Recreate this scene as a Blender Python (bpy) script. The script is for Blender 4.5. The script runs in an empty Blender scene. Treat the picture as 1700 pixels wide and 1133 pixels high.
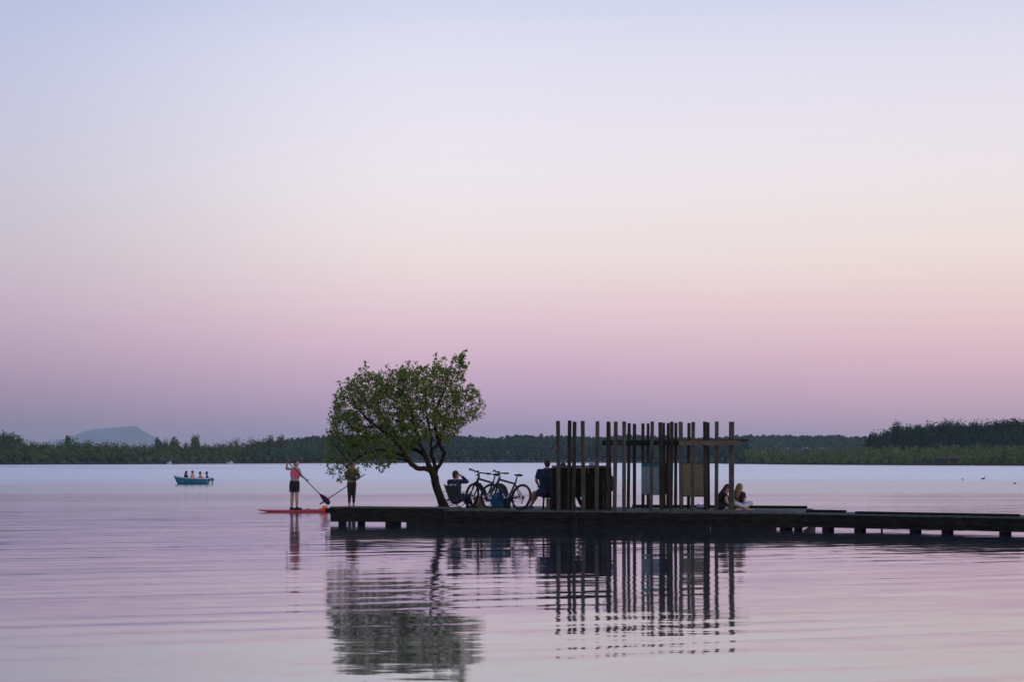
import bpy, bmesh, math, random
import numpy as np
from mathutils import Vector, Matrix, Quaternion, kdtree, noise as mnoise

R = math.radians
random.seed(7); rng = np.random.default_rng(7)
SC = bpy.context.scene
COL = SC.collection

# ------------------------------------------------------------------ camera, sky, sun, exposure
F_PX = 2600.0; HOR = 764.0; CAM_H = 1.75            # focal length in photo pixels, horizon row, eye height over the water
cam_d = bpy.data.cameras.new('camera'); cam = bpy.data.objects.new('camera', cam_d); COL.objects.link(cam)
cam_d.sensor_width = 36.0; cam_d.lens = F_PX / 1700 * 36.0
cam_d.shift_y = (HOR - 566.5) / 1700
cam_d.clip_start = 0.1; cam_d.clip_end = 60000
cam.location = (0, 0, CAM_H); cam.rotation_euler = (R(90), 0, 0)
SC.camera = cam

# the low sun stands far to the right and well behind the lens
SUN_DIR = Vector((math.cos(R(-38)) * math.cos(R(3)), math.sin(R(-38)) * math.cos(R(3)), math.sin(R(3))))

def srgb(*c):
    out = []
    for v in c:
        v = v / 255.0
        out.append(v / 12.92 if v <= 0.04045 else ((v + 0.055) / 1.055) ** 2.4)
    return tuple(out) + (1.0,)

world = bpy.data.worlds.new('World'); SC.world = world; world.use_nodes = True
wn = world.node_tree.nodes; wl = world.node_tree.links; wn.clear()
w_out = wn.new('ShaderNodeOutputWorld')
w_tc = wn.new('ShaderNodeTexCoord'); w_sep = wn.new('ShaderNodeSeparateXYZ')
wl.new(w_tc.outputs['Generated'], w_sep.inputs[0])
def wmap(sock, a, b, smooth=False):
    m = wn.new('ShaderNodeMapRange'); m.clamp = True
    if smooth: m.interpolation_type = 'SMOOTHSTEP'
    m.inputs['From Min'].default_value = a; m.inputs['From Max'].default_value = b
    wl.new(sock, m.inputs['Value']); return m.outputs[0]
def wramp(fac, stops):
    r = wn.new('ShaderNodeValToRGB'); r.color_ramp.interpolation = 'B_SPLINE'
    el = r.color_ramp.elements
    while len(el) > 1: el.remove(el[-1])
    for i, (p, c) in enumerate(stops):
        e = el[0] if i == 0 else el.new(p)
        e.position = p; e.color = srgb(*c)
    wl.new(fac, r.inputs[0]); return r.outputs[0]
w_z = wmap(w_sep.outputs['Z'], -0.03, 1.0)
def zp(y): return (math.sin(math.atan((HOR - y) / F_PX)) + 0.03) / 1.03
SKY_L = [(0.0, (108, 100, 138)), (zp(735), (112, 106, 142)), (zp(690), (136, 119, 161)), (zp(610), (170, 141, 181)), (zp(520), (192, 164, 196)),
         (zp(420), (196, 182, 200)), (zp(300), (197, 190, 213)), (zp(160), (189, 190, 221)), (zp(20), (178, 184, 222)), (0.5, (140, 158, 205)), (1.0, (110, 132, 190))]
SKY_C = [(0.0, (166, 150, 190)), (zp(735), (170, 152, 190)), (zp(690), (188, 158, 200)), (zp(610), (214, 175, 210)), (zp(520), (237, 202, 217)),
         (zp(420), (246, 228, 228)), (zp(300), (246, 236, 243)), (zp(160), (237, 231, 246)), (zp(20), (224, 223, 245)), (0.5, (164, 180, 218)), (1.0, (120, 140, 196))]
SKY_R = [(0.0, (194, 162, 186)), (zp(735), (198, 166, 188)), (zp(690), (211, 171, 198)), (zp(610), (230, 187, 206)), (zp(520), (245, 210, 213)),
         (zp(420), (250, 231, 224)), (zp(300), (246, 235, 239)), (zp(160), (237, 230, 243)), (zp(20), (222, 221, 243)), (0.5, (170, 184, 222)), (1.0, (122, 142, 198))]
w_l = wramp(w_z, SKY_L); w_c = wramp(w_z, SKY_C); w_r = wramp(w_z, SKY_R)
w_az1 = wmap(w_sep.outputs['X'], -0.38, -0.03, True); w_az2 = wmap(w_sep.outputs['X'], 0.0, 0.33)
w_mix0 = wn.new('ShaderNodeMix'); w_mix0.data_type = 'RGBA'
wl.new(w_az1, w_mix0.inputs['Factor']); wl.new(w_l, w_mix0.inputs['A']); wl.new(w_c, w_mix0.inputs['B'])
w_mix = wn.new('ShaderNodeMix'); w_mix.data_type = 'RGBA'
wl.new(w_az2, w_mix.inputs['Factor']); wl.new(w_mix0.outputs['Result'], w_mix.inputs['A']); wl.new(w_r, w_mix.inputs['B'])
w_sky = wn.new('ShaderNodeTexSky'); w_sky.sky_type = 'NISHITA'; w_sky.sun_disc = False
w_sky.sun_elevation = R(3); w_sky.sun_rotation = R(90 + 38); w_sky.altitude = 0; w_sky.dust_density = 1.5
w_bg1 = wn.new('ShaderNodeBackground'); w_bg1.inputs['Strength'].default_value = 0.915
w_bg2 = wn.new('ShaderNodeBackground'); w_bg2.inputs['Strength'].default_value = 0.05
wl.new(w_mix.outputs['Result'], w_bg1.inputs['Color']); wl.new(w_sky.outputs[0], w_bg2.inputs['Color'])
w_add = wn.new('ShaderNodeAddShader'); wl.new(w_bg1.outputs[0], w_add.inputs[0]); wl.new(w_bg2.outputs[0], w_add.inputs[1])
wl.new(w_add.outputs[0], w_out.inputs['Surface'])

sun_d = bpy.data.lights.new('sun', 'SUN'); sun_d.energy = 0.85; sun_d.angle = R(14); sun_d.color = (1.0, 0.72, 0.55)
sun = bpy.data.objects.new('sun', sun_d); COL.objects.link(sun)
sun.rotation_euler = (-SUN_DIR).to_track_quat('-Z', 'Y').to_euler(); sun.location = (40, -20, 30)

vs = SC.view_settings; vs.view_transform = 'Standard'; vs.look = 'None'; vs.exposure = 0.0; vs.gamma = 1.0
try: vs.use_curve_mapping = False
except Exception: pass
SC.cycles.max_bounces = 8; SC.cycles.diffuse_bounces = 3; SC.cycles.glossy_bounces = 3
SC.cycles.transmission_bounces = 3; SC.cycles.transparent_max_bounces = 8; SC.cycles.volume_bounces = 1
SC.cycles.use_denoising = True

# ------------------------------------------------------------------ helpers
def P(px, py, D):                      # photo pixel + distance -> place in the world
    return Vector(((px - 850) * D / F_PX, D, CAM_H - (py - HOR) * D / F_PX))

ORG = {}
def thing(name, label, cat, loc, group=None):
    o = bpy.data.objects.new(name, None); COL.objects.link(o); o.empty_display_size = 0.2
    o.location = loc; ORG[o.name] = Vector(loc)
    o['label'] = label; o['category'] = cat
    if group: o['group'] = group
    return o
def tag(o, label, cat, group=None):
    o['label'] = label; o['category'] = cat
    if group: o['group'] = group
    return o
def link_mesh(name, me, m, parent=None, kind=None):
    o = bpy.data.objects.new(name, me); COL.objects.link(o)
    if m is not None and not me.materials: me.materials.append(m)
    if parent is not None: o.parent = parent; ORG[o.name] = ORG.get(parent.name, Vector((0, 0, 0)))
    if kind: o['kind'] = kind
    return o

class MB:
    """collects closed shapes in world (or matrix) space; build() links ONE mesh object"""
    def __init__(s, M=None): s.v = []; s.f = []; s.M = M
    def add(s, vs_, fs):
        b = len(s.v)
        s.v += [tuple(s.M @ Vector(p)) if s.M else tuple(p) for p in vs_]
        s.f += [tuple(i + b for i in f) for f in fs]
        return s
    def box(s, c, size, rot=None, jit=0.0, jx=1.0):
        c = Vector(c); h = Vector(size) / 2; vs_ = []
        for z in (-1, 1):
            for y in (-1, 1):
                for x in (-1, 1):
                    p = Vector((x * h.x, y * h.y, z * h.z))
                    if jit: p += Vector((random.uniform(-jit, jit) * jx, random.uniform(-jit, jit), random.uniform(-jit, jit)))
                    if rot: p = rot @ p
                    vs_.append(c + p)
        return s.add(vs_, [(0, 2, 3, 1), (4, 5, 7, 6), (0, 1, 5, 4), (2, 6, 7, 3), (0, 4, 6, 2), (1, 3, 7, 5)])
    def bar(s, a, b, w, h, up=(0, 0, 1)):              # a square timber from a to b
        a = Vector(a); b = Vector(b); d = (b - a); L = d.length; d.normalize()
        up = Vector(up); sd = d.cross(up)
        if sd.length < 1e-4: sd = d.cross(Vector((0, 1, 0)))
        sd.normalize(); u = sd.cross(d)
        vs_ = []
        for t in (a, b):
            for x, y in ((-1, -1), (1, -1), (1, 1), (-1, 1)):
                vs_.append(t + sd * (x * w / 2) + u * (y * h / 2))
        return s.add(vs_, [(3, 2, 1, 0), (4, 5, 6, 7), (0, 1, 5, 4), (1, 2, 6, 5), (2, 3, 7, 6), (3, 0, 4, 7)])
    def tube(s, pts, rad, n=8, cap=True, flat=None):
        pts = [Vector(p) for p in pts]; m = len(pts)
        if not hasattr(rad, '__len__'): rad = [rad] * m
        b = len(s.v); ref = None; vs_ = []; fs = []
        for i, p in enumerate(pts):
            d = (pts[min(i + 1, m - 1)] - pts[max(i - 1, 0)])
            if d.length < 1e-9: d = Vector((0, 0, 1))
            d.normalize()
            if ref is None:
                ref = d.orthogonal().normalized()
            ref = (ref - d * ref.dot(d))
            if ref.length < 1e-6: ref = d.orthogonal()
            ref.normalize(); q = d.cross(ref)
            for k in range(n):
                a = 2 * math.pi * k / n
                vs_.append(p + (ref * math.cos(a) + q * math.sin(a)) * rad[i])
        for i in range(m - 1):
            for k in range(n):
                k2 = (k + 1) % n
                fs.append((i * n + k, i * n + k2, (i + 1) * n + k2, (i + 1) * n + k))
        if cap:
            fs.append(tuple(range(n - 1, -1, -1))); fs.append(tuple((m - 1) * n + k for k in range(n)))
        return s.add(vs_, fs)
    def caps(s, a, b, ra, rb, n=10, round_a=True, round_b=True):   # tapered capsule
        a = Vector(a); b = Vector(b); d = b - a
        if d.length < 1e-6: d = Vector((0, 0, 1e-4)); b = a + d
        d.normalize(); pts = []; rad = []
        if round_a:
            for t in (80, 50, 25): pts.append(a - d * ra * math.sin(R(t))); rad.append(ra * math.cos(R(t)))
        pts.append(a); rad.append(ra); pts.append(b); rad.append(rb)
        if round_b:
            for t in (25, 50, 80): pts.append(b + d * rb * math.sin(R(t))); rad.append(rb * math.cos(R(t)))
        return s.tube(pts, rad, n)
    def ell(s, c, r, rot=None, nu=12, nv=8):
        c = Vector(c); vs_ = []; fs = []
        for j in range(1, nv):
            t = math.pi * j / nv
            for k in range(nu):
                a = 2 * math.pi * k / nu
                p = Vector((r[0] * math.sin(t) * math.cos(a), r[1] * math.sin(t) * math.sin(a), r[2] * math.cos(t)))
                vs_.append(c + (rot @ p if rot else p))
        top = len(vs_); p = Vector((0, 0, r[2])); vs_.append(c + (rot @ p if rot else p)); vs_.append(c - (rot @ p if rot else p))
        for j in range(nv - 2):
            for k in range(nu):
                k2 = (k + 1) % nu
                fs.append((j * nu + k, (j + 1) * nu + k, (j + 1) * nu + k2, j * nu + k2))
        for k in range(nu):
            k2 = (k + 1) % nu
            fs.append((top, k, k2)); fs.append((top + 1, (nv - 2) * nu + k2, (nv - 2) * nu + k))
        return s.add(vs_, fs)
    def prism(s, poly, axis_a, axis_b, org, thick, nrm):           # flat outline with thickness
        A = Vector(axis_a); B = Vector(axis_b); N = Vector(nrm); o = Vector(org); n = len(poly)
        vs_ = [o + A * x + B * y - N * thick / 2 for x, y in poly] + [o + A * x + B * y + N * thick / 2 for x, y in poly]
        fs = [tuple(range(n - 1, -1, -1)), tuple(range(n, 2 * n))] + [(i, (i + 1) % n, n + (i + 1) % n, n + i) for i in range(n)]
        return s.add(vs_, fs)
    def mesh(s, name, origin=Vector((0, 0, 0)), smooth=False):
        me = bpy.data.meshes.new(name)
        me.from_pydata([tuple(Vector(p) - origin) for p in s.v], [], s.f); me.update()
        if smooth: me.shade_smooth()
        return me
    def build(s, name, m, parent=None, smooth=False, kind=None):
        org = ORG[parent.name] if parent is not None else Vector((0, 0, 0))
        return link_mesh(name, s.mesh(name, org, smooth), m, parent, kind)
    def build_top(s, name, m, base, smooth=False):               # a thing that is one mesh, origin at its base
        base = Vector(base); o = link_mesh(name, s.mesh(name, base, smooth), m); o.location = base; ORG[o.name] = base
        return o
    def solid(s, name, m, parent, voxel=0.009, it=2):            # fuse everything into one continuous skin
        me0 = s.mesh('tmp'); o = bpy.data.objects.new('tmp', me0); COL.objects.link(o)
        md = o.modifiers.new('r', 'REMESH'); md.mode = 'VOXEL'; md.voxel_size = voxel; md.use_smooth_shade = True
        sm = o.modifiers.new('s', 'SMOOTH'); sm.factor = 0.5; sm.iterations = it
        dg = bpy.context.evaluated_depsgraph_get()
        me = bpy.data.meshes.new_from_object(o.evaluated_get(dg)); me.name = name
        bpy.data.objects.remove(o); bpy.data.meshes.remove(me0)
        org = ORG[parent.name]
        me.transform(Matrix.Translation(-org)); me.materials.clear(); me.shade_smooth()
        return link_mesh(name, me, m, parent)

# ------------------------------------------------------------------ materials
def nodes(name):
    m = bpy.data.materials.new(name); m.use_nodes = True
    nt = m.node_tree; b = nt.nodes['Principled BSDF']
    return m, nt, b
def mat(name, c, rough=0.8, var=0.25, scale=6.0, stretch=(1, 1, 1), metal=0.0, bump=0.0, c2=None, spec=0.4, coord='Position'):
    m, nt, b = nodes(name)
    b.inputs['Roughness'].default_value = rough; b.inputs['Metallic'].default_value = metal
    b.inputs['Specular IOR Level'].default_value = spec
    g = nt.nodes.new('ShaderNodeNewGeometry'); mp = nt.nodes.new('ShaderNodeMapping')
    mp.inputs['Scale'].default_value = stretch
    nt.links.new(g.outputs['Position'], mp.inputs['Vector'])
    n = nt.nodes.new('ShaderNodeTexNoise'); n.inputs['Scale'].default_value = scale; n.inputs['Detail'].default_value = 6
    n.inputs['Roughness'].default_value = 0.65
    nt.links.new(mp.outputs[0], n.inputs['Vector'])
    rp = nt.nodes.new('ShaderNodeValToRGB'); e = rp.color_ramp.elements
    a = c2 if c2 else tuple(v * (1 - var) for v in c); bb = c if c2 else tuple(min(1, v * (1 + var)) for v in c)
    e[0].position = 0.32; e[0].color = tuple(a) + (1,); e[1].position = 0.68; e[1].color = tuple(bb) + (1,)
    nt.links.new(n.outputs['Fac'], rp.inputs[0]); nt.links.new(rp.outputs[0], b.inputs['Base Color'])
    if bump:
        bp = nt.nodes.new('ShaderNodeBump'); bp.inputs['Strength'].default_value = bump; bp.inputs['Distance'].default_value = 0.01
        nt.links.new(n.outputs['Fac'], bp.inputs['Height']); nt.links.new(bp.outputs[0], b.inputs['Normal'])
    return m
def leaf_mat(name, c1, c2, trans=0.35, attr=None):
    m, nt, b = nodes(name); nt.nodes.remove(b); out = nt.nodes['Material Output']
    d = nt.nodes.new('ShaderNodeBsdfDiffuse'); t = nt.nodes.new('ShaderNodeBsdfTranslucent'); mx = nt.nodes.new('ShaderNodeMixShader')
    mx.inputs[0].default_value = trans
    cm = nt.nodes.new('ShaderNodeMix'); cm.data_type = 'RGBA'; cm.inputs['A'].default_value = c1 + (1,); cm.inputs['B'].default_value = c2 + (1,)
    a = nt.nodes.new('ShaderNodeAttribute'); a.attribute_name = 'tint'
    nt.links.new(a.outputs['Fac'], cm.inputs['Factor'])
    nt.links.new(cm.outputs['Result'], d.inputs[0]); nt.links.new(cm.outputs['Result'], t.inputs[0])
    nt.links.new(d.outputs[0], mx.inputs[1]); nt.links.new(t.outputs[0], mx.inputs[2]); nt.links.new(mx.outputs[0], out.inputs['Surface'])
    return m

M = {}
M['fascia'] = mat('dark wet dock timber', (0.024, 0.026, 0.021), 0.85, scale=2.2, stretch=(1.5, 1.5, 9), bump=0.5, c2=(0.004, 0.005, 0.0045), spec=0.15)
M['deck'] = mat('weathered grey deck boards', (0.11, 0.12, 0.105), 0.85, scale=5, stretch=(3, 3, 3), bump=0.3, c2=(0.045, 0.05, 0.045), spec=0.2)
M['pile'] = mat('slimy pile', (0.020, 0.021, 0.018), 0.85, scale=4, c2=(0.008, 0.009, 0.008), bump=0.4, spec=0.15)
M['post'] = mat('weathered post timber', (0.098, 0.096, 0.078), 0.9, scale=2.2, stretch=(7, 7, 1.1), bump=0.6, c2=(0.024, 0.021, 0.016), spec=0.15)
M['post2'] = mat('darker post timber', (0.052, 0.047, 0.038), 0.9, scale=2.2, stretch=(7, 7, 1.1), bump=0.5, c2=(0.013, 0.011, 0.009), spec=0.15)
M['beam'] = mat('tan crossbeam', (0.17, 0.125, 0.07), 0.9, scale=4, stretch=(0.8, 5, 8), bump=0.4, c2=(0.05, 0.04, 0.028))
M['wall'] = mat('dark plank wall', (0.032, 0.024, 0.019), 0.9, scale=3, stretch=(8, 8, 0.8), bump=0.4, c2=(0.008, 0.007, 0.006), spec=0.15)
M['cap'] = mat('pale cap rail', (0.17, 0.17, 0.14), 0.85, scale=5, stretch=(1, 4, 4), bump=0.3, c2=(0.09, 0.09, 0.075))
M['bark'] = mat('willow bark', (0.045, 0.038, 0.030), 0.95, scale=9, stretch=(2, 2, 0.6), bump=0.9, c2=(0.012, 0.0105, 0.009), spec=0.1)
M['skin'] = mat('skin', (0.42, 0.25, 0.18), 0.55, 0.08, 8)
M['skin_tan'] = mat('tanned skin', (0.30, 0.16, 0.11), 0.55, 0.08, 8)
M['hair_dark'] = mat('dark hair', (0.018, 0.013, 0.011), 0.5, 0.4, 30, (6, 6, 1))
M['hair_brown'] = mat('light brown hair', (0.16, 0.085, 0.04), 0.5, 0.45, 30, (6, 6, 1))
M['pink'] = mat('pink sports top', (0.85, 0.12, 0.20), 0.7, 0.08, 12)
M['black'] = mat('black cloth', (0.016, 0.016, 0.019), 0.9, 0.3, 12)
M['dkgreen'] = mat('dark green top', (0.028, 0.034, 0.028), 0.9, 0.3, 12)
M['navy'] = mat('navy cloth', (0.010, 0.021, 0.042), 0.9, 0.3, 10)
M['navy2'] = mat('dark blue jacket', (0.014, 0.016, 0.036), 0.9, 0.3, 10)
M['stripe'] = mat('pale stripe', (0.40, 0.50, 0.60), 0.8, 0.1, 10)
M['shorts'] = mat('violet shorts', (0.024, 0.020, 0.062), 0.9, 0.2, 10)
M['palejean'] = mat('pale blue trousers', (0.45, 0.48, 0.56), 0.9, 0.12, 8)
M['jean'] = mat('navy jeans', (0.018, 0.022, 0.05), 0.9, 0.2, 8)
M['grey'] = mat('grey cloth', (0.12, 0.12, 0.13), 0.9, 0.2, 8)
M['mauve'] = mat('mauve cloth', (0.34, 0.28, 0.42), 0.9, 0.2, 14)
M['rose'] = mat('rose shirt', (0.55, 0.25, 0.28), 0.9, 0.1, 8)
M['mustard'] = mat('mustard top', (0.33, 0.20, 0.03), 0.9, 0.1, 8)
M['orange'] = mat('orange life vest', (0.90, 0.14, 0.05), 0.7, 0.1, 8)
M['blue'] = mat('blue top', (0.05, 0.06, 0.22), 0.9, 0.1, 8)
M['white'] = mat('white cloth', (0.75, 0.76, 0.78), 0.8, 0.06, 8)
M['board'] = mat('red paddle board', (0.55, 0.045, 0.05), 0.45, 0.12, 3, c2=(0.42, 0.03, 0.04))
M['board2'] = mat('slate paddle board', (0.07, 0.08, 0.10), 0.45, 0.12, 3)
M['paddle'] = mat('dark paddle', (0.03, 0.018, 0.022), 0.4, 0.2, 8)
M['blade'] = mat('maroon paddle blade', (0.07, 0.02, 0.032), 0.4, 0.2, 8)
M['rubber'] = mat('tyre rubber', (0.016, 0.016, 0.017), 0.8, 0.2, 20)
M['frame'] = mat('black bike frame', (0.018, 0.019, 0.024), 0.35, 0.2, 6)
M['frame2'] = mat('dark blue bike frame', (0.02, 0.032, 0.05), 0.35, 0.2, 6)
M['metal'] = mat('brushed metal', (0.35, 0.36, 0.38), 0.35, 0.1, 20, metal=0.9)
M['bluebag'] = mat('blue pannier cloth', (0.014, 0.075, 0.17), 0.85, 0.5, 12, c2=(0.004, 0.014, 0.04))
M['tan'] = mat('tan canvas', (0.30, 0.22, 0.13), 0.9, 0.25, 12)
M['cardboard'] = mat('tan box', (0.42, 0.28, 0.15), 0.9, 0.1, 8)
M['chairfab'] = mat('dark green chair sling', (0.035, 0.048, 0.045), 0.9, 0.2, 12)
M['palefab'] = mat('pale blue chair fabric', (0.45, 0.55, 0.66), 0.9, 0.15, 10)
M['redfab'] = mat('dull red fabric', (0.35, 0.07, 0.06), 0.9, 0.2, 10)
M['hull'] = mat('teal boat paint', (0.012, 0.13, 0.19), 0.45, 0.12, 4)
M['gunwale'] = mat('pale boat trim', (0.55, 0.60, 0.62), 0.5, 0.08, 5)
M['inside'] = mat('pale boat inside', (0.40, 0.46, 0.50), 0.6, 0.1, 5)
M['motor'] = mat('green outboard cowl', (0.04, 0.20, 0.17), 0.4, 0.15, 8)
M['shed'] = mat('dark shed boards', (0.030, 0.034, 0.034), 0.9, 0.4, 1.2)
M['shedroof'] = mat('grey shed roof', (0.016, 0.024, 0.016), 0.8, 0.3, 0.8)
M['paleboat'] = mat('white paint', (0.5, 0.5, 0.5), 0.5, 0.05, 2)
M['duck'] = mat('dark duck plumage', (0.03, 0.026, 0.024), 0.8, 0.4, 20)
M['land'] = mat('marshy bank', (0.030, 0.034, 0.018), 0.95, 0.4, 0.05)
M['hazed_rock'] = mat('haze tinted mountain slope', (0.17, 0.20, 0.24), 0.95, 0.4, 0.004)  # slope colour made paler and bluer: part of the distance haze is painted in
M['reed'] = mat('dry reeds', (0.060, 0.050, 0.028), 0.95, 0.4, 0.3)

# ------------------------------------------------------------------ water
def make_water():
    m, nt, b = nodes('lake water')
    L = nt.links; N = nt.nodes.new
    b.inputs['Base Color'].default_value = (0.026, 0.036, 0.060, 1); b.inputs['IOR'].default_value = 1.333
    b.inputs['Specular IOR Level'].default_value = 0.5; b.inputs['Specular Tint'].default_value = (0.90, 0.96, 1.0, 1)
    g = N('ShaderNodeNewGeometry'); pos = g.outputs['Position']
    def noise(scale_xy, rot, detail=2.0, rough=0.5, w=0.0):
        mp = N('ShaderNodeMapping'); mp.vector_type = 'TEXTURE'; mp.inputs['Rotation'].default_value = (0, 0, R(rot))
        mp.inputs['Scale'].default_value = (1 / scale_xy[0], 1 / scale_xy[1], 1); mp.inputs['Location'].default_value = (w * 7, w * 11.7, 0)
        L.new(pos, mp.inputs['Vector'])
        n = N('ShaderNodeTexNoise'); n.inputs['Scale'].default_value = 1.0; n.inputs['Detail'].default_value = detail; n.inputs['Roughness'].default_value = rough
        L.new(mp.outputs[0], n.inputs['Vector']); return n
    def mth(op, a, bb=None, c=None, clamp=False):
        n = N('ShaderNodeMath'); n.operation = op; n.use_clamp = clamp
        for i, v in enumerate((a, bb, c)):
            if v is None: continue
            if isinstance(v, (int, float)): n.inputs[i].default_value = v
            else: L.new(v, n.inputs[i])
        return n.outputs[0]
    def mrange(v, a, bb, c=0.0, d=1.0, smooth=True):
        n = N('ShaderNodeMapRange'); n.clamp = True
        if smooth: n.interpolation_type = 'SMOOTHSTEP'
        for k, x in zip(('From Min', 'From Max', 'To Min', 'To Max'), (a, bb, c, d)): n.inputs[k].default_value = x
        L.new(v, n.inputs['Value']); return n.outputs[0]
    sp = N('ShaderNodeSeparateXYZ'); L.new(pos, sp.inputs[0])
    mid = mrange(sp.outputs['Y'], 28, 95); yy = mth('MULTIPLY_ADD', noise((0.006, 0.02), 4, 3.0, 0.6, 44).outputs['Fac'], 90.0, mth('SUBTRACT', sp.outputs['Y'], 45.0)); far = mrange(yy, 72, 170)      # the open lake beyond the dock is wind-ruffled, the lee side calm
    def slope(n, k):
        s_ = N('ShaderNodeSeparateColor'); L.new(n.outputs['Color'], s_.inputs[0])
        return mth('MULTIPLY', mth('SUBTRACT', s_.outputs[0], 0.5), k[0]), mth('MULTIPLY', mth('SUBTRACT', s_.outputs[1], 0.5), k[1])
    # long swells with crests almost across the view, shorter wavelets, fine ripple
    a1 = slope(noise((0.13, 1.05), 17, 1.5, 0.45), (0.010, 0.040))
    a2 = slope(noise((0.45, 2.6), 13, 2.0, 0.5, 13), (0.02, 0.050))
    a3 = slope(noise((2.6, 8.5), -5, 2.0, 0.5, 31), (0.03, 0.046))
    wmp = N('ShaderNodeMapping'); wmp.vector_type = 'TEXTURE'; wmp.inputs['Rotation'].default_value = (0, 0, R(17)); wmp.inputs['Scale'].default_value = (8, 1, 1); L.new(pos, wmp.inputs['Vector'])
    wv = N('ShaderNodeTexWave'); wv.wave_type = 'BANDS'; wv.bands_direction = 'Y'; wv.wave_profile = 'SIN'
    wv.inputs['Scale'].default_value = 0.36; wv.inputs['Distortion'].default_value = 11.0; wv.inputs['Detail'].default_value = 3.0; wv.inputs['Detail Scale'].default_value = 0.45; wv.inputs['Detail Roughness'].default_value = 0.5
    L.new(wmp.outputs[0], wv.inputs['Vector'])
    wsy = mth('MULTIPLY', mth('SUBTRACT', wv.outputs['Fac'], 0.5), 0.007)
    thin = mth('MULTIPLY', mth('POWER', wv.outputs['Fac'], 5.0), 0.016)
    brk = mrange(noise((0.10, 0.45), 17, 2.0, 0.5, 63).outputs['Fac'], 0.40, 0.62, 0.15, 1.3)       # crests come in broken trains
    wsy = mth('MULTIPLY', mth('MULTIPLY', mth('ADD', wsy, thin), brk), mrange(sp.outputs['Y'], 14, 48, 1.0, 0.2, False))
    patch = mrange(noise((0.018, 0.16), 5, 2.0, 0.5, 57).outputs['Fac'], 0.36, 0.64, 0.7, 1.1)
    sx = mth('MULTIPLY_ADD', wsy, -0.3, mth('ADD', mth('ADD', a1[0], a2[0]), a3[0])); sy = mth('ADD', mth('ADD', mth('ADD', a1[1], a2[1]), a3[1]), wsy)
    near = mth('MULTIPLY', mth('MULTIPLY_ADD', far, -0.85, 1.0), mrange(sp.outputs['Y'], 12, 60, 1.15, 0.5, False)); patch = mth('MULTIPLY', patch, near)
    gust = mrange(noise((0.010, 0.045), 3, 3.0, 0.55, 77).outputs['Fac'], 0.46, 0.60)       # cat's-paws of wind out on the lake
    gm = mth('MULTIPLY', mth('MULTIPLY', gust, mid), mth('MULTIPLY_ADD', far, -1.0, 1.0))
    a4 = slope(noise((0.22, 0.9), -3, 3.0, 0.6, 91), (0.04, 0.11))
    sx = mth('MULTIPLY_ADD', a4[0], gm, sx); sy = mth('MULTIPLY_ADD', a4[1], gm, sy)
    sx = mth('MULTIPLY', sx, patch); sy = mth('MULTIPLY', sy, patch)
    cb = N('ShaderNodeCombineXYZ'); L.new(sx, cb.inputs[0]); L.new(sy, cb.inputs[1]); cb.inputs[2].default_value = 1
    nm = N('ShaderNodeVectorMath'); nm.operation = 'NORMALIZE'; L.new(cb.outputs[0], nm.inputs[0])
    L.new(nm.outputs[0], b.inputs['Normal'])
    # ripples too fine to see one by one act as roughness; long glassy slicks lie between the ruffled bands
    slick = mrange(noise((0.0016, 0.016), 1.0, 4.0, 0.6, 5).outputs['Fac'], 0.38, 0.46)
    band = mrange(noise((0.004, 0.055), 1.5, 2.0, 0.5, 21).outputs['Fac'], 0.42, 0.58)
    rn = mth('MULTIPLY_ADD', mid, mth('MULTIPLY_ADD', band, 0.12, 0.10), 0.05)
    rf = mth('MULTIPLY_ADD', slick, 0.22, 0.12)
    r = mth('MULTIPLY_ADD', far, mth('SUBTRACT', rf, rn), rn)
    L.new(r, b.inputs['Roughness'])
    gl = N('ShaderNodeBsdfGlossy'); gl.inputs['Color'].default_value = (0.83, 0.905, 1.0, 1); L.new(r, gl.inputs['Roughness']); L.new(nm.outputs[0], gl.inputs['Normal'])
    mx = N('ShaderNodeMixShader'); L.new(mth('MULTIPLY_ADD', far, 0.36, 0.38), mx.inputs[0]); L.new(b.outputs[0], mx.inputs[1]); L.new(gl.outputs[0], mx.inputs[2])
    L.new(mx.outputs[0], nt.nodes['Material Output'].inputs['Surface'])
    mb = MB(); 
    mb.v = [(-9000, -600, 0), (9000, -600, 0), (9000, 1600, 0), (-9000, 1600, 0)]; mb.f = [(0, 1, 2, 3)]
    mb.build('lake_water', m, kind='structure')
make_water()

# ------------------------------------------------------------------ far shore: land, hills, woods
def lerp_pts(x, pts):
    xs = [p[0] for p in pts]; ys = [p[1] for p in pts]
    return float(np.interp(x, xs, ys))
Y_SHORE = [(-700, 774.5), (0, 772.3), (300, 771), (560, 769.6), (760, 769.1), (930, 769), (1150, 769.3), (1225, 771.0), (1300, 772), (1450, 773), (1700, 774), (2500, 777)]
def S(u): return CAM_H * F_PX / (lerp_pts(u, Y_SHORE) - HOR)

def sheet(name, us, fs, fn, m):
    mb = MB(); nu, nf = len(us), len(fs)
    mb.v = [tuple(fn(u, f)) for u in us for f in fs]
    mb.f = [(i * nf + j, (i + 1) * nf + j, (i + 1) * nf + j + 1, i * nf + j + 1) for i in range(nu - 1) for j in range(nf - 1)]
    return mb.build(name, m, smooth=True, kind='structure')
# the flat land behind the shoreline, out to the mountain
def land_fn(u, f):
    s0 = S(u) + 2; D = s0 + (12500 - s0) * f ** 3
    z = -0.4 if f == 0 else (0.2 + 0.5 * f)
    return ((u - 850) * D / F_PX, D, z)
sheet('land', list(np.linspace(-900, 2600, 120)), [0, 0.02, 0.06, 0.12, 0.25, 0.45, 0.7, 1.0], land_fn, M['land'])

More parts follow.
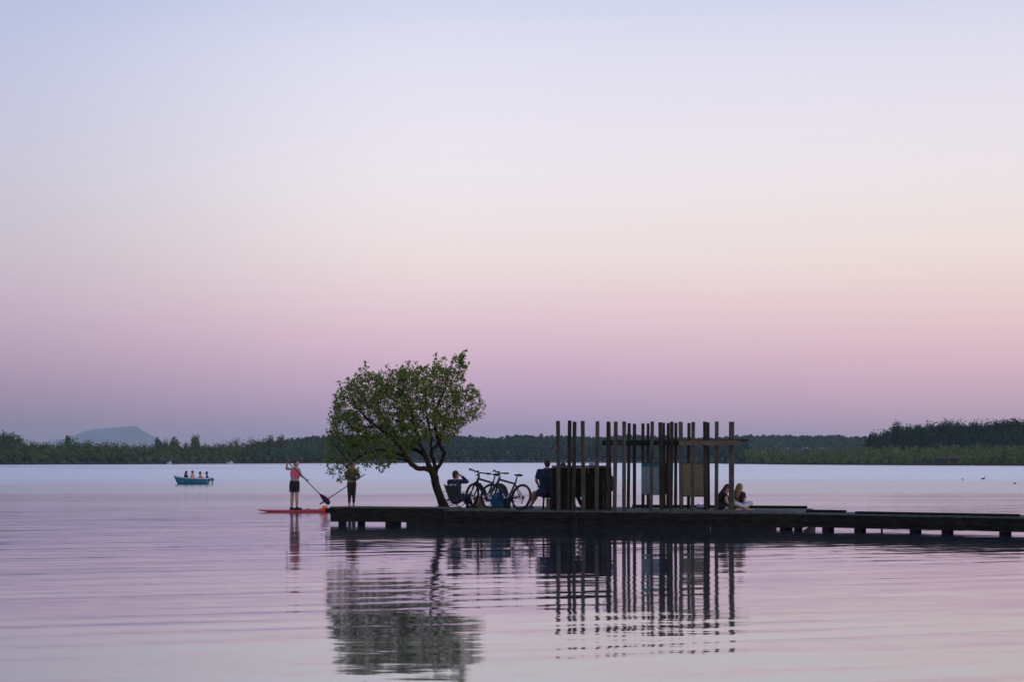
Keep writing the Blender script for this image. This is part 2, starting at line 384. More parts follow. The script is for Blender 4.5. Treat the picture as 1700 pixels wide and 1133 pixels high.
BANDS = {   # u range, front distance offset, depth, rows, tops at the back, front top, tree height range, spacing, kind
 'left':  dict(u=(-520, 590), off=3, depth=95, rows=10, ft=756, top=[(-520, 716), (-20, 717), (5, 718), (40, 726), (60, 730), (110, 726), (135, 724), (165, 729), (200, 731), (250, 735), (275, 730), (300, 731), (345, 734), (400, 729), (450, 726), (490, 731), (540, 736), (590, 744)], h=(4.0, 11.0), w=(2.8, 4.6), kind='broad'),
 'mid':   dict(u=(430, 1240), off=3, depth=420, rows=14, ft=744, top=[(430, 733), (480, 728), (520, 723.5), (560, 722.5), (650, 722), (760, 722), (800, 725), (820, 727.5), (840, 725), (862, 722), (930, 723.5), (1000, 725), (1050, 721.5), (1100, 724.5), (1240, 727)], h=(11.0, 16.0), w=(2.4, 3.4), kind='pine'),
 'ridge': dict(u=(1180, 1560), off=900, depth=250, rows=8, ft=748, top=[(1180, 727), (1240, 723), (1300, 723.5), (1380, 723.5), (1430, 725), (1560, 727)], h=(12.0, 16.0), w=(2.8, 3.8), kind='pine'),
 'marsh': dict(u=(1150, 2350), off=3, depth=85, rows=9, ft=762, top=[(1150, 752), (1190, 748), (1240, 744), (1320, 744), (1400, 742), (1440, 738), (1500, 737), (1600, 735), (1700, 733), (2350, 730)], h=(2.6, 6.0), w=(1.8, 3.2), kind='willow'),
 'hill':  dict(u=(1446, 2350), off=85, depth=170, rows=15, ft=757, top=[(1446, 722), (1456, 716), (1470, 709), (1490, 703), (1520, 700), (1560, 697), (1600, 697), (1640, 695.5), (1680, 692), (1800, 689), (2350, 690)], h=(9.0, 12.0), w=(4.2, 5.6), kind='round'),
}
def wood_tree(kind, n, nr):
    """clump quads of one crown, unit height 1, unit half-width 1 -> (n*4,3), tint(n)"""
    if kind == 'pine': zc, zr, lobes = 0.74, 0.27, 6
    elif kind == 'round': zc, zr, lobes = 0.60, 0.42, 9
    elif kind == 'willow': zc, zr, lobes = 0.50, 0.52, 8
    else: zc, zr, lobes = 0.50, 0.52, 9
    lc = nr.normal(0, 1, (lobes, 3)); lc /= np.linalg.norm(lc, axis=1)[:, None]; lc *= nr.uniform(0.25, 0.62, (lobes, 1))
    li = nr.integers(0, lobes, n); d = nr.normal(0, 1, (n, 3)); d /= np.linalg.norm(d, axis=1)[:, None]
    lr = nr.uniform(0.38, 0.55, lobes)
    p = lc[li] + d * (lr[li] * nr.uniform(0.55, 1.0, n))[:, None]
    nrm = p / np.maximum(np.linalg.norm(p, axis=1)[:, None], 1e-3) * 0.5 + d * 0.7 + nr.normal(0, 0.35, (n, 3))
    nrm /= np.linalg.norm(nrm, axis=1)[:, None]
    t = np.cross(nrm, nr.normal(0, 1, (n, 3))); t /= np.linalg.norm(t, axis=1)[:, None]; bt = np.cross(nrm, t)
    return p, t, bt, zc, zr, nr.uniform(0, 1, n)
def wood(band, name, label, cat, m, clumps, csize, seed):
    B = BANDS[band]; nr = np.random.default_rng(seed)
    protos = [wood_tree(B['kind'], clumps, nr) for _ in range(7)]
    V = []; T = []; tr = MB(); bprotos = [wood_tree('broad', clumps, nr) for _ in range(5)]
    u0, u1 = B['u']; rows = B['rows']
    for r in range(rows):
        f = r / (rows - 1)
        u = u0
        while u < u1:
            s0 = S(u) if band not in ('ridge',) else S(1100)
            D = s0 + B['off'] + B['depth'] * f + nr.uniform(-4, 4) * (0.0 if r == 0 else 1)
            ytop = B['ft'] + (lerp_pts(u, B['top']) - B['ft']) * (f ** 0.7) + nr.normal(0, {'hill': .45, 'left': .6}.get(band, .8)) - {'mid': 1.0, 'ridge': .5}.get(band, 2.6) * f
            H = (B['h'][0] + (B['h'][1] - B['h'][0]) * (f if B['kind'] != 'pine' else nr.uniform(0, 1))) * nr.uniform(0.85, 1.15)
            ztop = CAM_H - (ytop - HOR) * D / F_PX
            H = min(H, ztop - 0.2) if ztop - H < 0.2 else H
            if B['kind'] in ('broad', 'willow') or r < 3: H = ztop + 0.1
            W = nr.uniform(*B['w']) * (0.7 if r == 0 and B['kind'] != 'pine' else 1)
            W = min(W, max(H * 0.55, 1.0))
            zb = ztop - H; x = (u - 850) * D / F_PX
            p, t, bt, zc, zr, ti = protos[nr.integers(0, 7)] if not (B['kind'] in ('pine', 'round') and r < 3) else bprotos[nr.integers(0, 5)]
            a = nr.uniform(0, 6.28); ca, sa = math.cos(a), math.sin(a)
            full = clumps if r < rows - 0 else clumps // 2
            def rot(q): return np.stack([q[:, 0] * ca - q[:, 1] * sa, q[:, 0] * sa + q[:, 1] * ca, q[:, 2]], 1)
            c = rot(p) * np.array([W, W, H * zr]) + np.array([x, D, zb + H * zc])
            k = csize * nr.uniform(0.7, 1.3, (len(c), 1)) * D / 700; nc = len(c) // 6; k[:nc] *= 2.4; c[:nc] = (c[:nc] - np.array([x, D, zb + H * zc])) * np.array([.6, .6, .7]) + np.array([x, D, zb + H * (zc - .08)])
            tt = rot(t) * k; bb = rot(bt) * k * 0.8
            V.append(np.stack([c - tt - bb * 0.3, c + bb, c + tt + bb * 0.2, c - bb], 1).reshape(-1, 3))
            base = np.clip(nr.normal(0.5, 0.26), 0, 1)
            T.append(np.repeat(np.clip(base + (ti - 0.5) * 0.35, 0, 1), 4))
            # the dim solid heart of the crown, and a trunk
            if B['kind'] == 'pine' and r < 0:
                tr.tube([(x, D, zb - 1), (x + nr.uniform(-.3, .3), D, zb + H * 0.8)], [0.2, 0.1], 4, cap=False)
            u += (B['w'][0] + B['w'][1]) * (0.40 if band == 'hill' else 0.62) * nr.uniform(0.7, 1.3) * F_PX / D
    V = np.concatenate(V); T = np.concatenate(T).astype(np.float32); n = len(V) // 4
    me = bpy.data.meshes.new(name); me.vertices.add(len(V)); me.vertices.foreach_set('co', V.astype(np.float32).ravel())
    me.loops.add(len(V)); me.loops.foreach_set('vertex_index', np.arange(len(V), dtype=np.int32))
    me.polygons.add(n); me.polygons.foreach_set('loop_start', np.arange(0, len(V), 4, dtype=np.int32))
    try: me.polygons.foreach_set('loop_total', np.full(n, 4, dtype=np.int32))
    except Exception: pass
    at = me.attributes.new('tint', 'FLOAT', 'POINT'); at.data.foreach_set('value', T)
    me.update(calc_edges=True); me.validate()
    o = link_mesh(name, me, m, None, 'stuff'); tag(o, label, cat)
    if tr.v:
        link_mesh('trunks', tr.mesh('trunks'), M['bark'], o, 'stuff')
    # the ground under it
    def g(u, f):
        D = (S(u) if band != 'ridge' else S(1100)) + B['off'] + (B['depth'] + 12) * f - 4
        yt = B['ft'] + (lerp_pts(u, B['top']) - B['ft']) * (min(f, 1) ** 0.7)
        z = CAM_H - (yt - HOR) * D / F_PX - B['h'][1] * (1.08 if B['kind'] == 'pine' else 1.3)
        if f == 0: z = -0.5
        return ((u - 850) * D / F_PX, D, max(z, (0.25 if f < .1 else (1.1 if band in ('left', 'mid') else .5)) if f > 0 else -0.5))
    sheet({'left': 'left_bank', 'mid': 'middle_hill', 'ridge': 'far_ridge', 'marsh': 'marsh_bank', 'hill': 'right_hill'}[band],
          list(np.linspace(u0 - 10, u1 + 10, 60)), [0, 0.04, 0.15, 0.3, 0.45, 0.6, 0.8, 1.0], g, M['land'])
M['wood_left'] = leaf_mat('mixed wood foliage', (0.034, 0.072, 0.032), (0.120, 0.155, 0.060), 0.2)
M['wood_mid'] = leaf_mat('pine wood foliage', (0.022, 0.062, 0.046), (0.056, 0.105, 0.064), 0.15)
M['wood_right'] = leaf_mat('dark hill foliage', (0.012, 0.036, 0.024), (0.036, 0.070, 0.034), 0.15)
M['wood_marsh'] = leaf_mat('marsh willow foliage', (0.088, 0.140, 0.046), (0.205, 0.240, 0.084), 0.25)
wood('left', 'left_wood', 'mixed green wood along the left shore of the lake', 'wood', M['wood_left'], 270, 0.38, 1)
wood('mid', 'pine_wood', 'blue green pine wood on the low hill across the middle of the lake', 'wood', M['wood_mid'], 140, 0.44, 2)
wood('ridge', 'ridge_wood', 'hazy blue wooded ridge behind the marsh willows on the right', 'wood', M['wood_mid'], 70, 0.6, 3)
wood('marsh', 'willow_thicket', 'low olive green willow thicket on the marshy right shore', 'thicket', M['wood_marsh'], 210, 0.34, 4)
wood('hill', 'hill_wood', 'dark pine wood rising on the right hill above the willows', 'wood', M['wood_right'], 190, 0.42, 5)

# a thin fringe of dry reeds along the waterline
def reed_fringe():
    V = MB(); nr = np.random.default_rng(9)
    for u in np.arange(-500, 2300, 0.6):
        D = S(u) + nr.uniform(-3, 2.5)
        x = (u - 850) * D / F_PX; h = nr.uniform(0.3, 0.9) * (1.7 if 495 < u < 560 else 1); w = nr.uniform(0.05, 0.2)
        b = len(V.v); lean = nr.uniform(-.3, .3)
        V.v += [(x - w, D, -0.1), (x + w, D + nr.uniform(-.4, .4), -0.1), (x + w * .6 + lean, D, h), (x - w * .7 + lean, D + .2, h * .8)]
        V.f.append((b, b + 1, b + 2, b + 3))
    o = V.build('reed_fringe', M['reed'], kind='stuff'); tag(o, 'thin fringe of dry reeds along the far waterline', 'reeds')
reed_fringe()

# mountain far behind the left shore
def mountain():
    D0 = 11000; prof = [(30, 752), (100, 732), (122, 724), (138, 717), (152, 714), (170, 712), (190, 710.5), (205, 709.2), (225, 707.6), (229, 709), (236, 714.5), (246, 720.5), (256, 726), (268, 733), (300, 752)]
    us = list(np.linspace(30, 300, 136)); vs_ = list(np.linspace(-1, 1, 15))
    def fn(u, v):
        D = D0 + v * 900
        z = (CAM_H - (lerp_pts(u, prof) - HOR) * D0 / F_PX) * (1 - abs(v) ** 0.9)
        x = (u - 850) * D0 / F_PX
        z += (mnoise.noise(Vector((x * .01, v * 5, 0))) * 5) * (1 - abs(v)) * (0 if abs(v) < .05 else 1)
        return (x, D, z)
    sheet('mountain', us, vs_, fn, M['hazed_rock'])
mountain()

# single trees that stand out on the skyline
def skyline_tree(px, ytop, D, H, W, clumps, seed, name, label, m, bare=False):
    nr = np.random.default_rng(seed)
    top = P(px, ytop, D); base = Vector((top.x, D, top.z - H))
    t = thing(name, label, 'tree', base, 'trees standing out on the far skyline')
    tr = MB(); tr.tube([base - Vector((0, 0, 2)), base + Vector((0.1, 0, H * .35)), base + Vector((-.1, 0, H * .85))], [0.3, 0.22, 0.06], 6)
    for k in range(14 if bare else 7):
        a = nr.uniform(0, 6.28); z0 = nr.uniform(.3, .7) * H; e = nr.uniform(.5, .95)
        p0 = base + Vector((0, 0, z0)); p1 = p0 + Vector((math.cos(a) * W * e, math.sin(a) * W * e, H * .28 * nr.uniform(.4, 1)))
        tr.tube([p0, p0.lerp(p1, .5) + Vector((0, 0, .2)), p1], [0.10, 0.07, 0.03], 4, cap=False)
    tr.build('trunk', M['bark'], t)
    p, tt, bt, zc, zr, ti = wood_tree('broad', int(clumps * (1.6 if bare else 2.4)), nr)
    c = p * np.array([W, W, H * .5]) + np.array([base.x, base.y, base.z + H * .62])
    k = (0.24 if bare else 0.34) * nr.uniform(.6, 1.3, (len(c), 1))
    V = np.stack([c - tt * k, c + bt * k, c + tt * k, c - bt * k], 1).reshape(-1, 3)
    mb = MB(); mb.v = [tuple(v) for v in V]; mb.f = [(4 * i, 4 * i + 1, 4 * i + 2, 4 * i + 3) for i in range(len(c))]
    o = mb.build('crown', m, t)
    at = o.data.attributes.new('tint', 'FLOAT', 'POINT'); at.data.foreach_set('value', np.repeat(ti * .6 + .2, 4).astype(np.float32))
M['wood_pale'] = leaf_mat('pale budding foliage', (0.07, 0.075, 0.035), (0.13, 0.13, 0.06), 0.3)
for i, (px, yt, D, H, W, n, nm, lb, m, bare) in enumerate([
    (4, 715, 650, 12, 3.0, 260, 'shore_tree', 'dark round topped tree at the far left edge of the shore', 'wood_left', False),
    (17, 716.5, 650, 11, 2.6, 220, 'shore_tree', 'dark narrow tree second from the left edge of the shore', 'wood_left', False),
    (30, 719, 645, 10, 2.4, 200, 'shore_tree', 'small dark tree third from the left edge of the shore', 'wood_left', False),
    (112, 722, 690, 11, 2.4, 200, 'shore_tree', 'dark tree top in front of the mountain\'s left foot', 'wood_left', False),
    (262, 725, 740, 12, 2.6, 220, 'shore_tree', 'dark tree just right of the mountain\'s steep end', 'wood_left', False),
    (274, 724, 745, 12, 2.4, 120, 'shore_tree', 'pale thin tree between two dark trees right of the mountain', 'wood_pale', True),
    (290, 723.5, 740, 12, 3.0, 240, 'shore_tree', 'bushy dark tree second right of the mountain', 'wood_left', False),
    (325, 722, 745, 12, 3.0, 240, 'shore_tree', 'broad dark tree above the teal boat', 'wood_left', False),
    (391, 720, 770, 12, 3.4, 90, 'bare_tree', 'nearly bare pale tree standing alone on the left skyline', 'wood_pale', True),
    (418, 725, 780, 10, 3.2, 110, 'bare_tree', 'low sparse pale tree right of the bare tree', 'wood_pale', True),
    (447, 722, 790, 12, 3.8, 220, 'pale_tree', 'pale olive tree with wide crown on the left skyline', 'wood_pale', False),
    (465, 721, 795, 12, 3.8, 220, 'pale_tree', 'pale olive tree just right of the wide pale one', 'wood_pale', False),
    (1449, 714, 600, 13, 2.2, 200, 'hill_tree', 'slim tree leaning out at the left end of the right hill', 'wood_right', False),
    (1489, 701, 660, 13, 4.2, 320, 'hill_tree', 'round dark tree on the shoulder of the right hill', 'wood_right', False),
    (1570, 696, 690, 13, 3.8, 300, 'hill_tree', 'dark tree top midway along the right hill crest', 'wood_right', False),
    (1682, 691.5, 690, 13, 4.2, 320, 'hill_tree', 'tallest dark tree near the right edge of the hill crest', 'wood_right', False)]):
    skyline_tree(px, yt, D, H, W, n, 100 + i, nm, lb, M[m], bare)

# small buildings and a moored boat on the far shore
def shore_hut(px0, px1, ytop, D, label, stilts=True):
    a = P(px0, 771, D); b = P(px1, 771, D); x0, x1 = a.x, b.x; zt = P(0, ytop, D).z; dep = 4.0
    t = thing('lakeside_hut', label, 'hut', ((x0 + x1) / 2, D, 0.3))
    w = x1 - x0
    MB().box(((x0 + x1) / 2, D + dep / 2, (0.6 + zt - .5) / 2), (w * .86, dep, zt - .5 - .6)).build('wall', M['shed'], t)
    rf = MB(); rf.prism([(-dep * .62, 0), (dep * .62, 0), (dep * .62, .12), (0, .55), (-dep * .62, .12)], (0, 1, 0), (0, 0, 1), ((x0 + x1) / 2, D + dep / 2, zt - .52), w, (1, 0, 0)); rf.build('roof', M['shedroof'], t)
    MB().box(((x0 + x1) / 2, D + dep / 2 - .4, .5), (w * 1.05, dep + 1.6, .16)).build('platform', M['shed'], t)
    for k in range(5):
        x = x0 + w * (0.02 + .24 * k); MB().tube([(x, D - .6, -.6), (x, D - .6, .6)], .12, 6).build('stilt', M['pile'], t)
    for k in range(2):
        x = x0 + w * (.3 + .36 * k); MB().box((x, D - .012, (0.6 + zt) / 2 - .1), (w * .13, .05, (zt - 1.1) * .5)).build('window', M['shedroof'], t)
shore_hut(1265, 1311, 761.5, 612, 'dark low hut on stilts at the right shore, left of the hill')
shore_hut(1555, 1598, 759.5, 482, 'dark boathouse at the foot of the willows near the right edge')
shore_hut(264, 298, 763.5, 636, 'dark boathouse on the left shore behind the teal boat')
def moored(px, py, D, L, label):
    c = P(px, py, D); c.z = 0
    t = thing('moored_boat', label, 'boat', c)
    hb = MB(); ring = []
    for s_, w_, zt in ((-.5, .12, .85), (-.3, .55, .7), (0, .75, .62), (.3, .7, .62), (.5, .6, .65)):
        ring.append([(c.x + s_ * L, c.y - w_, zt), (c.x + s_ * L * .92, c.y - w_ * .6, -.1), (c.x + s_ * L * .92, c.y + w_ * .6, -.1), (c.x + s_ * L, c.y + w_, zt)])
    vs_ = [p for r_ in ring for p in r_]; fs = [(i * 4 + k, i * 4 + k + 1, i * 4 + 5 + k, i * 4 + 4 + k) for i in range(4) for k in range(3)] + [(0, 3, 2, 1), (16, 17, 18, 19)]
    fs += [(i * 4 + 3, i * 4, i * 4 + 4, i * 4 + 7) for i in range(4)]
    hb.add(vs_, fs); hb.build('hull', M['paleboat'], t)
    MB().box((c.x + .2 * L, c.y, .95), (.25 * L, .9, .6)).build('cabin', M['inside'], t)
moored(381, 769, 690, 3.4, 'small white boat moored at the left shore')
moored(281, 769, 628, 1.9, 'tiny pale boat beside the left boathouse')

# ------------------------------------------------------------------ dock
A0 = Vector((-4.94, 42.5, 0)); DIRU = Vector((12.18, -3.30, 0)).normalized(); DIRV = Vector((-DIRU.y, DIRU.x, 0))
DL = 12.62
def K(u, v, z): return A0 + DIRU * u + DIRV * v + Vector((0, 0, z))
def u_at(px, v):                                 # position along the dock front that photo column px meets at depth v
    # X = (px-850)*Y/F ; solve for u
    k = (px - 850) / F_PX; a = A0 + DIRV * v
    return (k * a.y - a.x) / (DIRU.x - k * DIRU.y)
UNIT = MB().box((0, 0, 0), (1, 1, 1), jit=0.0).mesh('timber')
def unit_mesh(name, m, j=0.012):
    me = MB().box((0, 0, 0), (1, 1, 1), jit=j, jx=0.05).mesh(name); me.materials.append(m); return me
def piece(name, me, parent, a, b, w, h, roll=0.0):           # a timber from a to b out of a shared unit mesh (length along x)
    o = bpy.data.objects.new(name, me); COL.objects.link(o); o.parent = parent; ORG[o.name] = ORG.get(parent.name, Vector((0, 0, 0)))
    a = Vector(a); b = Vector(b); d = b - a; L = d.length
    d = d.normalized(); up = Vector((0, 0, 1)) if abs(d.z) < .9 else DIRV
    yv = up.cross(d).normalized(); zv = d.cross(yv); q = Matrix((d, yv, zv)).transposed()
    o.matrix_local = Matrix.Translation((a + b) / 2 - ORG[parent.name]) @ q.to_4x4() @ Matrix.Rotation(roll, 4, 'X') @ Matrix.Diagonal((L, w, h, 1))
    return o
ZD = 0.42; ZL = 0.445
um = {k: [unit_mesh(k + '_timber', M[k], .015) for _ in range(3)] for k in ('fascia', 'deck', 'pile', 'post', 'post2', 'beam', 'wall', 'cap')}
def pick(k): return random.choice(um[k])

plat = thing('wooden_platform', 'dark low timber platform on piles that carries the tree side, bikes and post screen', 'dock', K(6, 0, 0))
u735 = u_at(735, 0)
# deck boards, running front to back: a narrow left arm and the deep main deck
n = int(u735 / 0.148)
for i in range(n):
    u = (i + .5) * u735 / n
    piece('deck_plank', pick('deck'), plat, K(u, -.02 + random.uniform(-.03, .03), ZL + .016 + random.uniform(-.004, .004)), K(u, 1.75 + random.uniform(-.015, .015), ZL - .02), 0.138, 0.036)
n = int((DL - u735) / 0.148)
for i in range(n):
    u = u735 + .01 + (i + .5) * (DL - u735) / n
    piece('deck_plank', pick('deck'), plat, K(u, -.055 + random.uniform(-.03, .03), ZD - .02 + random.uniform(-.004, .004)), K(u, 3.75 + random.uniform(-.02, .02), ZD - .02), 0.138, 0.036)
# front beams
cuts = [0.0, u735 * .52, u735 - .01]
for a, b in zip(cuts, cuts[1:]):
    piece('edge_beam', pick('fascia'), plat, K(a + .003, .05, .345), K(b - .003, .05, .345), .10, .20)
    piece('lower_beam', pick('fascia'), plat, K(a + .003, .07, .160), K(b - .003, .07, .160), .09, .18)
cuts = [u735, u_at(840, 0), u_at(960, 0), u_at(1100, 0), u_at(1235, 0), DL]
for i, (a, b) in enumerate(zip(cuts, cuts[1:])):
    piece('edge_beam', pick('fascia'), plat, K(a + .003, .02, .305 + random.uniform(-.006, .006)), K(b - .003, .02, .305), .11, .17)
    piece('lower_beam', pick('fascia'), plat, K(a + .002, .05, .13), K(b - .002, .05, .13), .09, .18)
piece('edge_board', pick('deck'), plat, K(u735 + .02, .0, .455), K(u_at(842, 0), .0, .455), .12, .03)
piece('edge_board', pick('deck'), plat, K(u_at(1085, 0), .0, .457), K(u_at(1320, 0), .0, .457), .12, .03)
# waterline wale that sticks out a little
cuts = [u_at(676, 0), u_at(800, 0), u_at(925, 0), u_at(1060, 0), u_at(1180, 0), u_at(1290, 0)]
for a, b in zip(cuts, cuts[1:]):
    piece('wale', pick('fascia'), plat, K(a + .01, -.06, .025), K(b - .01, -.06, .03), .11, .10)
# piles
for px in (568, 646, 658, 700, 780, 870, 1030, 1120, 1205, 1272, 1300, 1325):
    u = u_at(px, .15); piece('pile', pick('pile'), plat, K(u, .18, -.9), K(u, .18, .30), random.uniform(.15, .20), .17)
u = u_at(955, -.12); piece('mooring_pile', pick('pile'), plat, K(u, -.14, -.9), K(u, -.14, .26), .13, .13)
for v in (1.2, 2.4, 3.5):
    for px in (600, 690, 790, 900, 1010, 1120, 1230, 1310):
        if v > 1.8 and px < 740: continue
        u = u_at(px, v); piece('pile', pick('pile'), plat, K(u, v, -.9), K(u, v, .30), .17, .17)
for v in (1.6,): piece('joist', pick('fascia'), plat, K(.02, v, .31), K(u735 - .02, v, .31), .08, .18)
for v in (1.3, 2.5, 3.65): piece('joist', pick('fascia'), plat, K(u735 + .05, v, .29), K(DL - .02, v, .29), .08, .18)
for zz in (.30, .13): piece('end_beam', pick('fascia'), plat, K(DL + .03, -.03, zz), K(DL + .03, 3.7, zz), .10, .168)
# kerb rails lying on the deck
piece('kerb_rail', pick('fascia'), plat, K(u_at(1050, 3.6), 3.6, ZD + .035), K(u_at(1340, 3.6), 3.6, ZD + .035), .12, .07)
piece('end_beam', pick('fascia'), plat, K(-.06, -.05, .37), K(-.06, 1.75, .37), .12, .13)

# walkway leaving to the right
W0 = K(DL + .02, 0, 0); WD = Vector((4.66, -2.8, 0)).normalized(); WV = Vector((-WD.y, WD.x, 0)); WL = 9.5
def KW(u, v, z): return W0 + WD * u + WV * v + Vector((0, 0, z))
def uw(px, v):
    k = (px - 850) / F_PX; a = W0 + WV * v
    return (k * a.y - a.x) / (WD.x - k * WD.y)
walk = thing('wooden_walkway', 'narrow timber walkway on piles running off to the right edge', 'walkway', KW(3, 0, 0))
ZW = 0.385
n = int(WL / .148)
for i in range(n):
    u = (i + .5) * WL / n
    piece('deck_plank', pick('deck'), walk, KW(u, -.05 + random.uniform(-.03, .03), ZW + .008 + random.uniform(-.004, .004)), KW(u, 1.5, ZW + .008), .138, .036)
cuts = [0.0, uw(1490, 0), uw(1600, 0), uw(1720, 0), WL]
for a, b in zip(cuts, cuts[1:]):
    piece('edge_beam', pick('fascia'), walk, KW(a + .003, .03, .28), KW(b - .003, .03, .28), .10, .19)
    piece('lower_beam', pick('fascia'), walk, KW(a + .003, .06, .13), KW(b - .003, .06, .125), .08, .13)
    piece('back_beam', pick('fascia'), walk, KW(a + .01, 1.5, .24), KW(b - .01, 1.5, .24), .09, .24)
piece('kerb_rail', pick('fascia'), walk, KW(uw(1421, .3), .3, ZW + .045), KW(uw(1560, .3), .3, ZW + .045), .14, .085)
piece('kerb_rail', pick('fascia'), walk, KW(uw(1562, .3), .3, ZW + .045), KW(uw(1693, .3), .3, ZW + .045), .14, .085)
piece('kerb_rail', pick('fascia'), walk, KW(uw(1340, .75), .75, ZW + .05), KW(uw(1404, .75), .75, ZW + .05), .14, .09)
for px, w in ((1371, .25), (1424, .24), (1516, .19), (1569, .17), (1665, .16), (1720, .16)):
    u = uw(px, .18); piece('pile', pick('pile'), walk, KW(u, .2, -.9), KW(u, .2, .25), .18, w)
    u = uw(px + 8, 1.3); piece('pile', pick('pile'), walk, KW(u, 1.3, -.9), KW(u, 1.3, .25), .17, .17)
u = uw(1464, .3); piece('stake', pick('pile'), walk, KW(u, .3, -.9), KW(u, .3, .25), .05, .05)

# ------------------------------------------------------------------ post screen
scr = thing('post_screen', 'row of tall weathered timber posts with crossbeam on the platform', 'post screen', K(u_at(1070, 1), 1, ZD))
FRONT = [(927.6, 700, 6), (943.9, 699.2, 5.6), (952, 700.5, 5.8), (968.9, 699.8, 6.2), (990.3, 700.5, 6), (1008.7, 700, 6), (1020.4, 700.2, 6), (1035.9, 700.6, 6),
         (1080.7, 700.8, 5.4), (1097.9, 701.4, 6), (1113.7, 700.8, 5.6), (1131.2, 700.6, 6.6), (1149.4, 700.6, 5.8), (1171.4, 701, 5.8), (1189.2, 700.6, 6), (1214.3, 700.6, 8.6)]
BACK = [(1013, 703.5, 4.6), (1043, 703.2, 5), (1053.3, 704, 5.2), (1067.5, 703.5, 5), (1075.6, 703.4, 4.4), (1103, 702.3, 4.2), (1108.4, 702.8, 4.8), (1121.5, 702.6, 5), (1143, 702.8, 5.2), (1176.5, 701.6, 4.6)]
def post(px, yt, w, v, k):
    u = u_at(px, v); b = K(u, v, ZD - .01); D = b.y; t = CAM_H - (yt - HOR) * D / F_PX
    lean = random.uniform(-.035, .035)
    piece('post', pick(k), scr, b, (b.x + lean, b.y + random.uniform(-.02, .02), t), w * .93 * D / F_PX, w * D / F_PX * random.uniform(.85, 1.0), roll=0)
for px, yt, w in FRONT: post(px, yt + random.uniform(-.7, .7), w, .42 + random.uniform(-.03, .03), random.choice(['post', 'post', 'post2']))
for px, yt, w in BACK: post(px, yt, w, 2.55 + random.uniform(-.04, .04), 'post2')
Db = K(u_at(1100, 2.45), 2.45, 0).y
zc = CAM_H - (735.5 - HOR) * Db / F_PX
piece('crossbeam', pick('fascia'), scr, K(u_at(1000.5, 2.42), 2.42, zc), K(u_at(1180, 2.42), 2.42, zc - .0), .10, .145)
zf = CAM_H - (735.7 - HOR) * 39.7 / F_PX
piece('crossbeam', pick('beam'), scr, K(u_at(1128, .30), .30, zf), K(u_at(1228.6, .30), .30, zf), .06, .125)
o = MB().tube([K(u_at(1122, .66), .66, zf + .035), K(u_at(1243, .66), .66, zf + .075)], .028, 6).build('rod', M['post2'], scr)
# tie beams joining front and back rows
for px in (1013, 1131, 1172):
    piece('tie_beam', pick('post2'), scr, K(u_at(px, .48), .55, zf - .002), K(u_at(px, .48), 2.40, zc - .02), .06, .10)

# information boards on the back posts
def info_board(x0, x1, y0, y1, v, m, label, head=None, lines=None, edge='post2'):
    c0 = K(u_at(x0, v), v, 0); c1 = K(u_at(x1, v), v, 0); D = (c0.y + c1.y) / 2
    zt = CAM_H - (y0 - HOR) * D / F_PX; zb = CAM_H - (y1 - HOR) * D / F_PX
    t = thing('information_board', label, 'sign board', (c0 + c1) / 2 + Vector((0, 0, zb)))
    a = K(u_at(x0, v), v, (zt + zb) / 2); b = K(u_at(x1, v), v, (zt + zb) / 2)
    me = unit_mesh('board', m, .002); piece('panel', me, t, a, b, .035, zt - zb)
    nrm = -DIRV
    for s_, z_ in ((0, zt + .012), (1, zb - .012)): piece('frame_rail', pick(edge), t, Vector((a.x, a.y, z_)), Vector((b.x, b.y, z_)), .05, .024)
    if head is not None:
        me2 = unit_mesh('header', head, .001); off = nrm * .021
        piece('header', me2, t, Vector((a.x, a.y, zt - .045)) + off, Vector((b.x, b.y, zt - .045)) + off, .006, .085)
    return t
def print_mat(name, c1, c2, rows):
    m, nt, b = nodes(name); b.inputs['Roughness'].default_value = .6
    tc = nt.nodes.new('ShaderNodeTexCoord'); mp = nt.nodes.new('ShaderNodeMapping'); mp.inputs['Scale'].default_value = (14, 1, rows)
    nt.links.new(tc.outputs['Object'], mp.inputs[0])
    n = nt.nodes.new('ShaderNodeTexNoise'); n.inputs['Scale'].default_value = 1.0; n.inputs['Detail'].default_value = 3
    nt.links.new(mp.outputs[0], n.inputs[0])
    r = nt.nodes.new('ShaderNodeValToRGB'); r.color_ramp.elements[0].position = .42; r.color_ramp.elements[1].position = .56
    r.color_ramp.elements[0].color = c1 + (1,); r.color_ramp.elements[1].color = c2 + (1,)
    nt.links.new(n.outputs['Fac'], r.inputs[0]); nt.links.new(r.outputs[0], b.inputs['Base Color']); return m
M['teal'] = print_mat('teal printed panel', (0.115, 0.18, 0.205), (0.155, 0.23, 0.255), 30)
M['tealhead'] = mat('teal header band', (0.012, 0.10, 0.17), .6, .1, 8)
M['oliveboard'] = print_mat('faded tan panel', (0.13, 0.11, 0.062), (0.175, 0.148, 0.085), 24)
info_board(1065.5, 1097, 770, 821, 2.47, M['teal'], 'faded teal information board with a dark blue header between the posts', M['tealhead'])
info_board(1103.5, 1110, 770, 820, 2.66, M['wall'], 'narrow dark board right of the teal board behind the posts')
info_board(1134, 1170.5, 770.5, 824, 2.47, M['oliveboard'], 'faded tan wooden information board between the right posts')

